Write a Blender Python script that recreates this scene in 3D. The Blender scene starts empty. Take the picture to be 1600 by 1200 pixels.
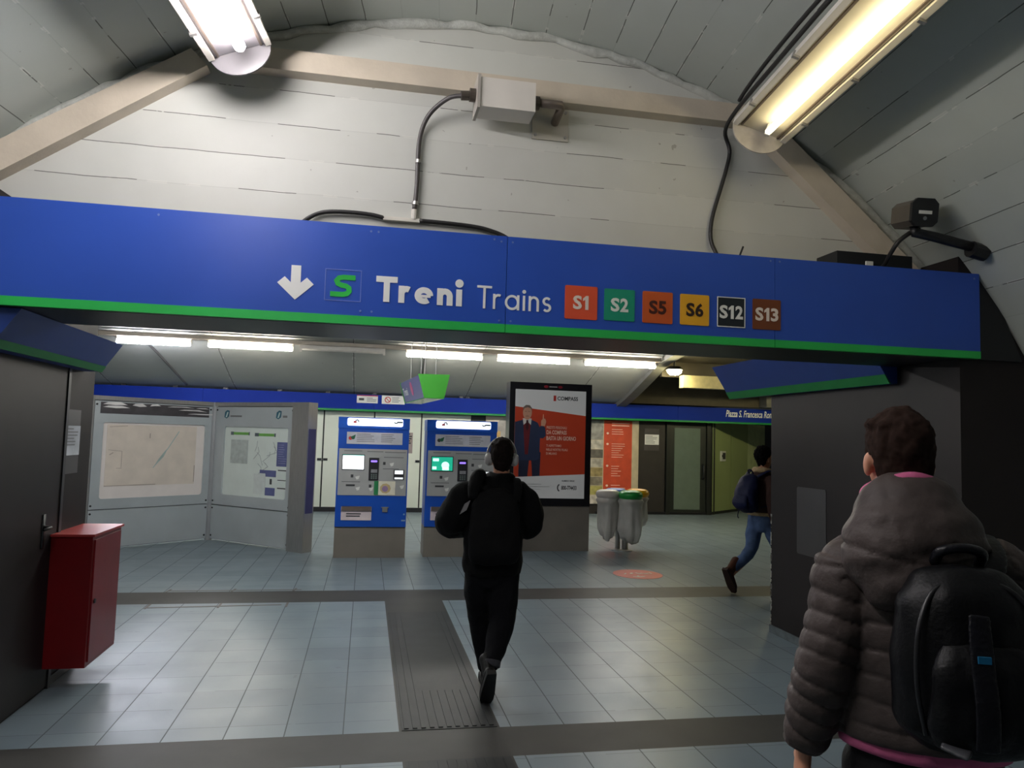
import bpy, bmesh, math, random
from mathutils import Vector, Matrix, noise

random.seed(7)
sc = bpy.context.scene
COL = sc.collection
V = Vector

# ------------------------------------------------------------------ camera, world, exposure
cam_d = bpy.data.cameras.new("camera")
cam_d.sensor_fit = 'HORIZONTAL'
cam_d.sensor_width = 36.0
cam_d.lens = 1169.8 / 1600 * 36.0
cam_d.clip_start = 0.02
cam = bpy.data.objects.new("camera", cam_d)
COL.objects.link(cam)
PITCH, YAW, ROLL, EYE = 0.0722536, 0.189735, 0.02833, 1.7
_fw = V((math.sin(YAW) * math.cos(PITCH), math.cos(YAW) * math.cos(PITCH), math.sin(PITCH)))
_rt = V((math.cos(YAW), -math.sin(YAW), 0))
_up = _rt.cross(_fw)
_r2 = _rt * math.cos(ROLL) + _up * math.sin(ROLL)
_u2 = _up * math.cos(ROLL) - _rt * math.sin(ROLL)
cam.matrix_world = Matrix(((_r2.x, _u2.x, -_fw.x, 0), (_r2.y, _u2.y, -_fw.y, 0),
                           (_r2.z, _u2.z, -_fw.z, EYE), (0, 0, 0, 1)))
sc.camera = cam

world = bpy.data.worlds.new("world")
sc.world = world
world.use_nodes = True
world.node_tree.nodes["Background"].inputs[0].default_value = (0.75, 0.85, 1.0, 1)
world.node_tree.nodes["Background"].inputs[1].default_value = 0.02

sc.view_settings.view_transform = 'Standard'
sc.view_settings.look = 'None'
sc.view_settings.gamma = 1.0
sc.view_settings.use_curve_mapping = False
sc.view_settings.exposure = 0.0

# strengths of the lamps that stand in the place
TUBE_LEFT, TUBE_RIGHT = 92.0, 11.0
TUBE_FAR = 84.0
TUBE_NEAR_ROW = 76.0
BULKHEAD = 90.0


# ------------------------------------------------------------------ materials
def lin(c):
    def f(v):
        v = v / 255.0
        return v / 12.92 if v <= 0.04045 else ((v + 0.055) / 1.055) ** 2.4
    return (f(c[0]), f(c[1]), f(c[2]), 1.0)


MATS = {}


def mat(name, rgb, rough=0.5, metal=0.0, var=0.12, scale=6.0, bump=0.0, bscale=40.0, spec=0.5, stretch=None):
    """plain procedural material: colour broken up with noise"""
    if name in MATS:
        return MATS[name]
    m = bpy.data.materials.new(name)
    m.use_nodes = True
    nt = m.node_tree
    b = nt.nodes["Principled BSDF"]
    b.inputs["Roughness"].default_value = rough
    b.inputs["Metallic"].default_value = metal
    b.inputs["Specular IOR Level"].default_value = spec
    tc = nt.nodes.new("ShaderNodeTexCoord")
    mp = nt.nodes.new("ShaderNodeMapping")
    if stretch:
        mp.inputs["Scale"].default_value = stretch
    nz = nt.nodes.new("ShaderNodeTexNoise")
    nz.inputs["Scale"].default_value = scale
    nz.inputs["Detail"].default_value = 5
    ramp = nt.nodes.new("ShaderNodeValToRGB")
    c = lin(rgb)
    ramp.color_ramp.elements[0].position = 0.3
    ramp.color_ramp.elements[1].position = 0.7
    ramp.color_ramp.elements[0].color = (c[0] * (1 - var), c[1] * (1 - var), c[2] * (1 - var), 1)
    ramp.color_ramp.elements[1].color = (min(1, c[0] * (1 + var)), min(1, c[1] * (1 + var)), min(1, c[2] * (1 + var)), 1)
    nt.links.new(tc.outputs["Object"], mp.inputs["Vector"])
    nt.links.new(mp.outputs["Vector"], nz.inputs["Vector"])
    nt.links.new(nz.outputs["Fac"], ramp.inputs["Fac"])
    nt.links.new(ramp.outputs["Color"], b.inputs["Base Color"])
    if bump:
        n2 = nt.nodes.new("ShaderNodeTexNoise")
        n2.inputs["Scale"].default_value = bscale
        n2.inputs["Detail"].default_value = 4
        bp = nt.nodes.new("ShaderNodeBump")
        bp.inputs["Strength"].default_value = bump
        bp.inputs["Distance"].default_value = 0.01
        nt.links.new(mp.outputs["Vector"], n2.inputs["Vector"])
        nt.links.new(n2.outputs["Fac"], bp.inputs["Height"])
        nt.links.new(bp.outputs["Normal"], b.inputs["Normal"])
    MATS[name] = m
    return m


def glow(name, rgb, strength):
    if name in MATS:
        return MATS[name]
    m = bpy.data.materials.new(name)
    m.use_nodes = True
    b = m.node_tree.nodes["Principled BSDF"]
    b.inputs["Base Color"].default_value = lin(rgb)
    b.inputs["Emission Color"].default_value = lin(rgb)
    b.inputs["Emission Strength"].default_value = strength
    b.inputs["Roughness"].default_value = 0.3
    MATS[name] = m
    return m


def nmath(nt, op, a, b=None, c=None):
    n = nt.nodes.new("ShaderNodeMath")
    n.operation = op
    for i, v in enumerate((a, b, c)):
        if v is None:
            continue
        if isinstance(v, (int, float)):
            n.inputs[i].default_value = v
        else:
            nt.links.new(v, n.inputs[i])
    return n.outputs[0]


def nmix(nt, fac, a, b):
    n = nt.nodes.new("ShaderNodeMix")
    n.data_type = 'RGBA'
    for sock, v in ((n.inputs[0], fac), (n.inputs[6], a), (n.inputs[7], b)):
        if hasattr(v, "is_output"):
            nt.links.new(v, sock)
        else:
            sock.default_value = v
    return n.outputs[2]


def nnoise(nt, vec, scale, detail=4):
    n = nt.nodes.new("ShaderNodeTexNoise")
    n.inputs["Scale"].default_value = scale
    n.inputs["Detail"].default_value = detail
    nt.links.new(vec, n.inputs["Vector"])
    return n.outputs["Fac"]


def plank_mat(name, rgb, width, seam=0.006, rough=0.6, dark=(70, 68, 62), broken=0.5):
    """painted board-marked concrete: seams run along V, boards are stacked along U"""
    m = bpy.data.materials.new(name)
    m.use_nodes = True
    nt = m.node_tree
    b = nt.nodes["Principled BSDF"]
    uv = nt.nodes.new("ShaderNodeUVMap")
    sep = nt.nodes.new("ShaderNodeSeparateXYZ")
    nt.links.new(uv.outputs[0], sep.inputs[0])
    wob = nnoise(nt, uv.outputs[0], 3.0, 3)
    u = nmath(nt, 'ADD', nmath(nt, 'DIVIDE', sep.outputs[0], width), nmath(nt, 'MULTIPLY', nmath(nt, 'SUBTRACT', wob, 0.5), 0.03 / width * 0.5))
    fr = nmath(nt, 'FRACT', u)
    d = nmath(nt, 'MINIMUM', fr, nmath(nt, 'SUBTRACT', 1.0, fr))
    line = nmath(nt, 'LESS_THAN', d, seam / width * 0.5)
    brk = nnoise(nt, uv.outputs[0], 1.7, 5)
    brkm = nmath(nt, 'GREATER_THAN', brk, broken)
    soft = nmath(nt, 'MULTIPLY', line, nmath(nt, 'ADD', nmath(nt, 'MULTIPLY', brkm, 0.72), 0.12))
    flake = nmath(nt, 'MULTIPLY', nmath(nt, 'LESS_THAN', d, seam / width * 1.5), nmath(nt, 'GREATER_THAN', nnoise(nt, uv.outputs[0], 7.0, 4), 0.56))
    idx = nmath(nt, 'FLOOR', u)
    wn = nt.nodes.new("ShaderNodeTexWhiteNoise")
    wn.noise_dimensions = '1D'
    nt.links.new(idx, wn.inputs["W"])
    c = lin(rgb)
    lo = (c[0] * .95, c[1] * .95, c[2] * .945, 1)
    hi = (min(1, c[0] * 1.06), min(1, c[1] * 1.06), min(1, c[2] * 1.06), 1)
    base = nmix(nt, wn.outputs["Value"], lo, hi)
    st = nnoise(nt, uv.outputs[0], 4.0, 6)
    stain = nmath(nt, 'MULTIPLY', nmath(nt, 'GREATER_THAN', nnoise(nt, uv.outputs[0], 14.0, 2), 0.745), 0.45)
    base2 = nmix(nt, nmath(nt, 'MULTIPLY', st, 0.35), base, (c[0] * .7, c[1] * .7, c[2] * .66, 1))
    base3 = nmix(nt, stain, base2, lin((120, 112, 100)))
    base3 = nmix(nt, nmath(nt, 'MULTIPLY', flake, 0.4), base3, lin((225, 224, 216)))
    col = nmix(nt, soft, base3, lin(dark))
    nt.links.new(col, b.inputs["Base Color"])
    b.inputs["Roughness"].default_value = rough
    bp = nt.nodes.new("ShaderNodeBump")
    bp.inputs["Strength"].default_value = 0.35
    bp.inputs["Distance"].default_value = 0.006
    groove = nmath(nt, 'MULTIPLY', nmath(nt, 'MULTIPLY', nmath(nt, 'LESS_THAN', d, seam / width * 0.6), brkm), -1.0)
    h = nmath(nt, 'ADD', groove, nmath(nt, 'MULTIPLY', nnoise(nt, uv.outputs[0], 9.0, 6), 0.7))
    nt.links.new(h, bp.inputs["Height"])
    nt.links.new(bp.outputs["Normal"], b.inputs["Normal"])
    MATS[name] = m
    return m


def tile_mat():
    m = bpy.data.materials.new("blue grey floor tile")
    m.use_nodes = True
    nt = m.node_tree
    b = nt.nodes["Principled BSDF"]
    tc = nt.nodes.new("ShaderNodeTexCoord")
    sep = nt.nodes.new("ShaderNodeSeparateXYZ")
    nt.links.new(tc.outputs["Object"], sep.inputs[0])
    u = nmath(nt, 'DIVIDE', nmath(nt, 'ADD', sep.outputs[0], 0.06 + 32.35), 0.3235)
    v = nmath(nt, 'DIVIDE', nmath(nt, 'ADD', sep.outputs[1], 31.5 - 4.705), 0.3145)
    fu, fv = nmath(nt, 'FRACT', u), nmath(nt, 'FRACT', v)
    du = nmath(nt, 'MINIMUM', fu, nmath(nt, 'SUBTRACT', 1.0, fu))
    dv = nmath(nt, 'MINIMUM', fv, nmath(nt, 'SUBTRACT', 1.0, fv))
    lu = nmath(nt, 'LESS_THAN', du, 0.011)
    lv = nmath(nt, 'LESS_THAN', dv, 0.008)
    comb = nt.nodes.new("ShaderNodeCombineXYZ")
    nt.links.new(nmath(nt, 'FLOOR', u), comb.inputs[0])
    nt.links.new(nmath(nt, 'FLOOR', v), comb.inputs[1])
    wn = nt.nodes.new("ShaderNodeTexWhiteNoise")
    wn.noise_dimensions = '3D'
    nt.links.new(comb.outputs[0], wn.inputs["Vector"])
    base = nmix(nt, wn.outputs["Value"], lin((116, 132, 143)), lin((130, 146, 156)))
    dirt = nnoise(nt, tc.outputs["Object"], 1.3, 6)
    base = nmix(nt, nmath(nt, 'MULTIPLY', dirt, 0.55), base, lin((102, 111, 115)))
    spot = nmath(nt, 'MULTIPLY', nmath(nt, 'GREATER_THAN', nnoise(nt, tc.outputs["Object"], 5.5, 2), 0.76), 0.35)
    base = nmix(nt, spot, base, lin((95, 98, 100)))
    brk = nnoise(nt, tc.outputs["Object"], 2.4, 3)
    lvs = nmath(nt, 'MULTIPLY', lv, nmath(nt, 'MULTIPLY', nmath(nt, 'GREATER_THAN', brk, 0.42), 0.5))
    grout = nmath(nt, 'MAXIMUM', nmath(nt, 'MULTIPLY', lu, 0.85), lvs)
    col = nmix(nt, grout, base, lin((62, 68, 72)))
    nt.links.new(col, b.inputs["Base Color"])
    r = nmath(nt, 'ADD', nmath(nt, 'MULTIPLY', nnoise(nt, tc.outputs["Object"], 3.0, 5), 0.22), 0.24)
    nt.links.new(nmath(nt, 'ADD', r, nmath(nt, 'MULTIPLY', grout, 0.3)), b.inputs["Roughness"])
    bp = nt.nodes.new("ShaderNodeBump")
    bp.inputs["Strength"].default_value = 0.35
    bp.inputs["Distance"].default_value = 0.004
    nt.links.new(nmath(nt, 'ADD', nmath(nt, 'MULTIPLY', nmath(nt, 'MAXIMUM', lu, lv), -1.0),
                       nmath(nt, 'MULTIPLY', nnoise(nt, tc.outputs["Object"], 4.0, 3), 0.6)), bp.inputs["Height"])
    nt.links.new(bp.outputs["Normal"], b.inputs["Normal"])
    MATS["tile"] = m
    return m


M_TILE = tile_mat()
M_BAND = mat("dark stone band", (62, 61, 60), 0.5, var=0.14, scale=3, spec=0.25)
M_TACT = mat("ribbed dark rubber", (46, 47, 49), 0.5, var=0.2, scale=5, spec=0.3)
M_WALLW = plank_mat("white painted board concrete", (210, 211, 205), 0.205, seam=0.0045, broken=0.53)
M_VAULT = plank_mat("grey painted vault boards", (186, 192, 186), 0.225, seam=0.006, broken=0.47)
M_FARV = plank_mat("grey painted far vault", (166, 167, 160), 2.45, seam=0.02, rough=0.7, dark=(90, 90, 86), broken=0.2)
M_FRAMEB = mat("cream painted steel", (206, 194, 176), 0.5, var=0.1, scale=4, bump=0.15)
M_BLACKW = mat("charcoal cladding", (37, 32, 32), 0.55, var=0.12, scale=2, spec=0.22)
M_BLACK = mat("black lacquer", (22, 23, 27), 0.4, var=0.1)
M_DARKSTEEL = mat("dark grey steel", (40, 40, 42), 0.4, var=0.1)
M_BLUE = mat("blue sign enamel", (44, 84, 184), 0.34, var=0.05, scale=2)
M_BLUED = mat("deep blue fascia", (16, 46, 146), 0.6, var=0.05, scale=2, spec=0.15)
M_BLUEM = mat("ticket machine blue", (16, 78, 182), 0.4, var=0.05, scale=2)
M_GREEN = mat("green sign stripe", (44, 188, 84), 0.4, var=0.06, scale=2)
M_LIME = mat("lime green end cap", (66, 158, 54), 0.4, var=0.05)
M_WHITE = mat("white lettering", (246, 246, 243), 0.5, var=0.03)
M_PAPER = mat("white paper", (226, 226, 222), 0.6, var=0.05)
M_RED = mat("red painted steel", (118, 18, 22), 0.32, var=0.12, scale=3)
M_STEEL = mat("brushed steel", (176, 174, 172), 0.38, metal=0.75, var=0.1, scale=6, stretch=(30, 30, 1))
M_ALU = mat("pale grey aluminium panel", (186, 192, 196), 0.45, metal=0.25, var=0.06, scale=2)
M_GREYP = mat("grey machine panel", (170, 170, 170), 0.45, var=0.05)
M_TAUPE = mat("grey brown steel plinth", (132, 124, 116), 0.45, metal=0.2, var=0.08, scale=3)
M_CABLE = mat("black cable", (34, 33, 34), 0.5, var=0.1)
M_FIXT = mat("white enamel luminaire", (220, 214, 204), 0.4, var=0.08, scale=5)
M_ORANGE = mat("poster orange red", (205, 62, 34), 0.5, var=0.03)
M_SKIN = mat("skin", (206, 146, 116), 0.5, var=0.06, scale=12)
M_TEXT = mat("dark print", (60, 60, 64), 0.6, var=0.05)
M_GREYTEXT = mat("grey print", (120, 120, 122), 0.6, var=0.05)


# ------------------------------------------------------------------ mesh helpers
class Frame:
    """o + u*U + v*W + n*N, N facing the viewer side"""
    def __init__(self, o, u, v=(0, 0, 1)):
        self.o, self.u, self.v = V(o), V(u).normalized(), V(v).normalized()
        self.n = self.u.cross(self.v)

    def p(self, a, b, c=0.0):
        return self.o + self.u * a + self.v * b + self.n * c


XZ = Frame((0, 0, 0), (1, 0, 0))


def front(Y):
    return Frame((0, Y, 0), (1, 0, 0))


class B:
    def __init__(self):
        self.bm = bmesh.new()

    def hexa(self, c):
        vs = [self.bm.verts.new(p) for p in c]
        for f in ((0, 3, 2, 1), (4, 5, 6, 7), (0, 1, 5, 4), (1, 2, 6, 5), (2, 3, 7, 6), (3, 0, 4, 7)):
            self.bm.faces.new([vs[i] for i in f])
        return self

    def box(self, x0, x1, y0, y1, z0, z1):
        return self.hexa([V(p) for p in ((x0, y0, z0), (x1, y0, z0), (x1, y1, z0), (x0, y1, z0),
                                         (x0, y0, z1), (x1, y0, z1), (x1, y1, z1), (x0, y1, z1))])

    def fbox(self, F, a0, a1, b0, b1, n0, n1):
        c = [F.p(a0, b0, n0), F.p(a1, b0, n0), F.p(a1, b1, n0), F.p(a0, b1, n0),
             F.p(a0, b0, n1), F.p(a1, b0, n1), F.p(a1, b1, n1), F.p(a0, b1, n1)]
        return self.hexa(c)

    def poly(self, F, pts, n0, n1):
        lo = [self.bm.verts.new(F.p(a, b, n0)) for a, b in pts]
        hi = [self.bm.verts.new(F.p(a, b, n1)) for a, b in pts]
        k = len(pts)
        self.bm.faces.new(hi)
        self.bm.faces.new(lo[::-1])
        for i in range(k):
            j = (i + 1) % k
            self.bm.faces.new((lo[i], lo[j], hi[j], hi[i]))
        return self

    def rrect(self, F, a0, a1, b0, b1, r, n0, n1, seg=5):
        pts = []
        for cx, cy, s in ((a1 - r, b1 - r, 0), (a0 + r, b1 - r, 90), (a0 + r, b0 + r, 180), (a1 - r, b0 + r, 270)):
            for i in range(seg + 1):
                t = math.radians(s + 90 * i / seg)
                pts.append((cx + r * math.cos(t), cy + r * math.sin(t)))
        return self.poly(F, pts, n0, n1)

    def disc(self, F, a, b, ra, rb, n0, n1, seg=28):
        return self.poly(F, [(a + ra * math.cos(2 * math.pi * i / seg), b + rb * math.sin(2 * math.pi * i / seg)) for i in range(seg)], n0, n1)

    def ribbon(self, F, pts, w, n0, n1, closed=False):
        """flat stroke of width w along pts, built as a miter-joined strip"""
        k = len(pts)
        L, R = [], []
        for i in range(k):
            a = pts[(i - 1) % k] if (closed or i > 0) else pts[i]
            c = pts[(i + 1) % k] if (closed or i < k - 1) else pts[i]
            d0 = V((pts[i][0] - a[0], pts[i][1] - a[1]))
            d1 = V((c[0] - pts[i][0], c[1] - pts[i][1]))
            d0 = d0.normalized() if d0.length > 1e-9 else d1.normalized()
            d1 = d1.normalized() if d1.length > 1e-9 else d0
            t = (d0 + d1)
            t = t.normalized() if t.length > 1e-6 else d0
            nn = V((-t.y, t.x))
            m = 1.0 / max(0.5, nn.dot(V((-d0.y, d0.x))))
            L.append((pts[i][0] + nn.x * w / 2 * m, pts[i][1] + nn.y * w / 2 * m))
            R.append((pts[i][0] - nn.x * w / 2 * m, pts[i][1] - nn.y * w / 2 * m))
        for i in range(k if closed else k - 1):
            j = (i + 1) % k
            self.poly(F, [R[i], R[j], L[j], L[i]], n0, n1)
        return self

    def tube(self, pts, r, seg=10, smooth=0, closed=False):
        """round tube along a polyline; r number or list"""
        P = [V(p) for p in pts]
        if smooth:
            P = catmull(P, smooth)
        n = len(P)
        rr = r if isinstance(r, (list, tuple)) else [r] * n
        if len(rr) != n:
            rr = [rr[0] + (rr[-1] - rr[0]) * i / (n - 1) for i in range(n)]
        prev = None
        rings = []
        for i in range(n):
            t = (P[min(i + 1, n - 1)] - P[max(i - 1, 0)]) if not closed else (P[(i + 1) % n] - P[i - 1])
            t.normalize()
            if prev is None:
                ref = V((0, 0, 1)) if abs(t.z) < 0.9 else V((1, 0, 0))
                s = t.cross(ref).normalized()
            else:
                s = (prev - t * prev.dot(t)).normalized()
            prev = s
            q = t.cross(s)
            rings.append([self.bm.verts.new(P[i] + (s * math.cos(2 * math.pi * k / seg) + q * math.sin(2 * math.pi * k / seg)) * rr[i]) for k in range(seg)])
        for i in range(n if closed else n - 1):
            a, b = rings[i], rings[(i + 1) % n]
            for k in range(seg):
                self.bm.faces.new((a[k], a[(k + 1) % seg], b[(k + 1) % seg], b[k]))
        if not closed:
            self.bm.faces.new(rings[0][::-1])
            self.bm.faces.new(rings[-1])
        return self

    def lathe(self, c, prof, seg=24, axis=(0, 0, 1)):
        ax = V(axis).normalized()
        ref = V((1, 0, 0)) if abs(ax.x) < 0.9 else V((0, 1, 0))
        s = ax.cross(ref).normalized()
        q = ax.cross(s)
        c = V(c)
        rings = []
        for r, h in prof:
            if r < 1e-6:
                rings.append([self.bm.verts.new(c + ax * h)])
            else:
                rings.append([self.bm.verts.new(c + ax * h + (s * math.cos(2 * math.pi * k / seg) + q * math.sin(2 * math.pi * k / seg)) * r) for k in range(seg)])
        for a, b in zip(rings, rings[1:]):
            for k in range(seg):
                k2 = (k + 1) % seg
                if len(a) == 1 and len(b) == 1:
                    continue
                if len(a) == 1:
                    self.bm.faces.new((a[0], b[k2], b[k]))
                elif len(b) == 1:
                    self.bm.faces.new((a[k], a[k2], b[0]))
                else:
                    self.bm.faces.new((a[k], a[k2], b[k2], b[k]))
        if len(rings[0]) > 1:
            self.bm.faces.new(rings[0][::-1])
        if len(rings[-1]) > 1:
            self.bm.faces.new(rings[-1])
        return self

    def ell(self, c, r, seg=20, rings=12, rot=None):
        """closed ellipsoid"""
        g = []
        c = V(c)
        for i in range(rings + 1):
            ph = math.pi * i / rings
            if i in (0, rings):
                p = V((0, 0, r[2] * math.cos(ph)))
                g.append([self.bm.verts.new(c + (rot @ p if rot else p))])
            else:
                row = []
                for k in range(seg):
                    th = 2 * math.pi * k / seg
                    p = V((r[0] * math.sin(ph) * math.cos(th), r[1] * math.sin(ph) * math.sin(th), r[2] * math.cos(ph)))
                    row.append(self.bm.verts.new(c + (rot @ p if rot else p)))
                g.append(row)
        for a, b in zip(g, g[1:]):
            for k in range(seg):
                k2 = (k + 1) % seg
                if len(a) == 1:
                    self.bm.faces.new((a[0], b[k], b[k2]))
                elif len(b) == 1:
                    self.bm.faces.new((a[k], b[0], a[k2]))
                else:
                    self.bm.faces.new((a[k], b[k], b[k2], a[k2]))
        return self

    def limb(self, keys, side=(1, 0, 0), seg=20, sub=6, cap=0.6):
        """closed loft: keys = [(x,y,z,ra,rb)], ra along `side`, rb across; smooth interpolation"""
        K = [V((k[0], k[1], k[2])) for k in keys]
        P = catmull(K, sub)
        n = len(P)

        def lerp(idx, col):
            f = idx / (n - 1) * (len(keys) - 1)
            i = min(int(f), len(keys) - 2)
            t = f - i
            t = t * t * (3 - 2 * t)
            return keys[i][col] * (1 - t) + keys[i + 1][col] * t
        side = V(side)
        rings = []
        for i in range(n):
            t = (P[min(i + 1, n - 1)] - P[max(i - 1, 0)]).normalized()
            s = (side - t * side.dot(t)).normalized()
            q = t.cross(s)
            ra, rb = lerp(i, 3), lerp(i, 4)
            rings.append([P[i] + s * math.cos(2 * math.pi * k / seg) * ra + q * math.sin(2 * math.pi * k / seg) * rb for k in range(seg)])
        rows = []
        if cap:
            for e, ring, sgn in ((0, rings[0], -1), (1, rings[-1], 1)):
                i = 0 if e == 0 else n - 1
                t = (P[min(i + 1, n - 1)] - P[max(i - 1, 0)]).normalized() * sgn
                h = min(keys[0 if e == 0 else -1][3:5]) * cap
                ext = []
                for a in (30, 60):
                    ca, sa = math.cos(math.radians(a)), math.sin(math.radians(a))
                    ext.append([P[i] + (p - P[i]) * ca + t * h * sa for p in ring])
                tip = P[i] + t * h
                if e == 0:
                    rows = [[tip]] + ext[::-1] + rings
                else:
                    rows = rows + ext + [[tip]]
        else:
            rows = rings
        vr = [[self.bm.verts.new(p) for p in row] for row in rows]
        for a, b in zip(vr, vr[1:]):
            for k in range(seg):
                k2 = (k + 1) % seg
                if len(a) == 1:
                    self.bm.faces.new((a[0], b[k2], b[k]))
                elif len(b) == 1:
                    self.bm.faces.new((a[k], a[k2], b[0]))
                else:
                    self.bm.faces.new((a[k], a[k2], b[k2], b[k]))
        if not cap:
            self.bm.faces.new(vr[0][::-1])
            self.bm.faces.new(vr[-1])
        return self

    def text(self, F, s, a, b, h=None, w=None, n0=0.0, depth=0.002, bold=0.0, align='l', shear=0.0):
        """flat lettering on a frame; a,b = lower left (or centre) of the string's box"""
        cu = bpy.data.curves.new("t", 'FONT')
        cu.body = s
        cu.size = 1.0
        cu.offset = bold
        cu.shear = shear
        cu.resolution_u = 3
        o = bpy.data.objects.new("t", cu)
        me = o.to_mesh()
        xs = [v.co.x for v in me.vertices]
        ys = [v.co.y for v in me.vertices]
        if not xs:
            o.to_mesh_clear()
            return self
        x0, x1, y0, y1 = min(xs), max(xs), min(ys), max(ys)
        sx = sy = 1.0
        if h:
            sy = h / (y1 - y0)
            sx = sy
        if w:
            sx = w / (x1 - x0)
            if not h:
                sy = sx
        ox, oy = a, b
        if align == 'c':
            ox = a - (x1 - x0) * sx / 2
            oy = b - (y1 - y0) * sy / 2
        vs = [self.bm.verts.new(F.p(ox + (v.co.x - x0) * sx, oy + (v.co.y - y0) * sy, n0 + depth)) for v in me.vertices]
        for p in me.polygons:
            try:
                self.bm.faces.new([vs[i] for i in p.vertices])
            except ValueError:
                pass
        o.to_mesh_clear()
        bpy.data.objects.remove(o)
        bpy.data.curves.remove(cu)
        return self

    def lines(self, F, a0, a1, b0, b1, rows, n0=0.0, th=0.4, seed=1):
        """rows of unreadably small print"""
        rnd = random.Random(seed)
        dz = (b1 - b0) / rows
        for i in range(rows):
            e = a0 + (a1 - a0) * rnd.uniform(0.5, 1.0)
            z = b1 - (i + 0.5) * dz
            self.fbox(F, a0, e, z - dz * th / 2, z + dz * th / 2, n0, n0 + 0.0015)
        return self

    def make(self, name, m, parent=None, smooth=False, bevel=0.0, keep=False):
        if bevel:
            es = [e for e in self.bm.edges if len(e.link_faces) == 2 and e.calc_face_angle(0) > 0.5]
            bmesh.ops.bevel(self.bm, geom=es, offset=bevel, segments=2, affect='EDGES', profile=0.6)
        if not keep:
            bmesh.ops.recalc_face_normals(self.bm, faces=self.bm.faces[:])
        me = bpy.data.meshes.new(name)
        self.bm.to_mesh(me)
        self.bm.free()
        return link(name, me, m, parent, smooth)


def link(name, me, m, parent=None, smooth=False):
    for x in (m if isinstance(m, (list, tuple)) else [m]):
        me.materials.append(x)
    if smooth:
        for p in me.polygons:
            p.use_smooth = True
    o = bpy.data.objects.new(name, me)
    COL.objects.link(o)
    if parent:
        o.parent = parent
    return o


def catmull(P, n):
    P = [V(p) for p in P]
    out = []
    for i in range(len(P) - 1):
        p0, p1, p2, p3 = P[max(i - 1, 0)], P[i], P[i + 1], P[min(i + 2, len(P) - 1)]
        for k in range(n):
            t = k / n
            out.append(0.5 * ((2 * p1) + (p2 - p0) * t + (2 * p0 - 5 * p1 + 4 * p2 - p3) * t * t + (3 * p1 - p0 - 3 * p2 + p3) * t ** 3))
    out.append(P[-1])
    return out


def thing(name, label, cat, loc=(0, 0, 0), rz=0.0, group=None):
    o = bpy.data.objects.new(name, None)
    o.empty_display_size = 0.1
    COL.objects.link(o)
    o.location = loc
    o.rotation_euler = (0, 0, rz)
    return tag(o, label, cat, group)


def tag(o, label, cat, group=None):
    o["label"] = label
    o["category"] = cat
    if group:
        o["group"] = group
    return o


def struct(o, label=None):
    o["kind"] = "structure"
    if label:
        o["label"] = label
    return o


def at(root, o):
    """parent a part built in world coordinates under its thing"""
    o.parent = root
    m = Matrix.Translation(root.location) @ root.rotation_euler.to_matrix().to_4x4()
    o.matrix_parent_inverse = m.inverted()
    return o


def each(root, name, m, items, **kw):
    """one mesh per piece, all under the same thing"""
    out = []
    for bb in items:
        o = bb.make(name, m, None, **kw)
        out.append(at(root, o))
    return out


# ------------------------------------------------------------------ setting: floor
YW, YS, YR = 4.5, 4.11, 4.70       # end wall, front of the portal beam, back of the beam
FX0, FX1 = -9.0, 12.0


def floor_mesh():
    bm = bmesh.new()
    xs = [FX0, 0.255, 0.844, FX1]
    ys = [-4.0, 4.065, 4.47, 7.90, 8.46, 20.0]
    for j in range(len(ys) - 1):
        for i in range(3):
            strip = (i == 1 and j in (0, 2))
            vs = [bm.verts.new(p) for p in ((xs[i], ys[j], 0), (xs[i + 1], ys[j], 0), (xs[i + 1], ys[j + 1], 0), (xs[i], ys[j + 1], 0))]
            f = bm.faces.new(vs)
            f.material_index = 1 if (j in (1, 3) or strip) else 0
    bmesh.ops.remove_doubles(bm, verts=bm.verts[:], dist=1e-5)
    me = bpy.data.meshes.new("floor")
    bm.to_mesh(me)
    bm.free()
    return link("floor", me, [M_TILE, M_BAND])


struct(floor_mesh())

# ribbed tactile strip let into the tiles
b = B()
for y0, y1 in ((0.5, 4.06), (4.475, 7.4)):
    b.box(0.27, 0.83, y0, y1, -0.01, 0.003)
    for i in range(11):
        x = 0.285 + i * 0.05
        if y0 > 4 and 0.42 < x < 0.70:
            segs = ((y0, 5.15),)
        else:
            segs = ((y0, y1),)
        for s0, s1 in segs:
            b.box(x, x + 0.026, s0 + 0.02, s1 - 0.02, 0.002, 0.008)
struct(b.make("trim_1", M_TACT), "dark ribbed tactile strip running along the tiled floor")

# ------------------------------------------------------------------ setting: front vault, end wall
CX, CZ, RV, SK = 0.69, 0.10, 4.18, 0.112


def vault():
    bm = bmesh.new()
    uvl = bm.loops.layers.uv.new("UVMap")
    n = 72
    ys = [YW, 3.6, 2.6, 1.6, 0.4, -1.0, -4.0]
    grid = []
    for j, y in enumerate(ys):
        row = []
        for i in range(n + 1):
            a = math.radians(-5 + 190 * i / n)
            row.append((bm.verts.new((CX + (y - YW) * SK + RV * math.cos(a), y, CZ + RV * math.sin(a))), RV * a, y))
        grid.append(row)
    for j in range(len(ys) - 1):
        for i in range(n):
            q = [grid[j][i], grid[j][i + 1], grid[j + 1][i + 1], grid[j + 1][i]]
            f = bm.faces.new([x[0] for x in q])
            for lp, x in zip(f.loops, q):
                lp[uvl].uv = (x[1] + 0.06, x[2])
    me = bpy.data.meshes.new("ceiling")
    bm.to_mesh(me)
    bm.free()
    return link("ceiling", me, M_VAULT, None, True)


struct(vault(), "grey painted barrel vault of board-marked concrete over the front hall")


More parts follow.
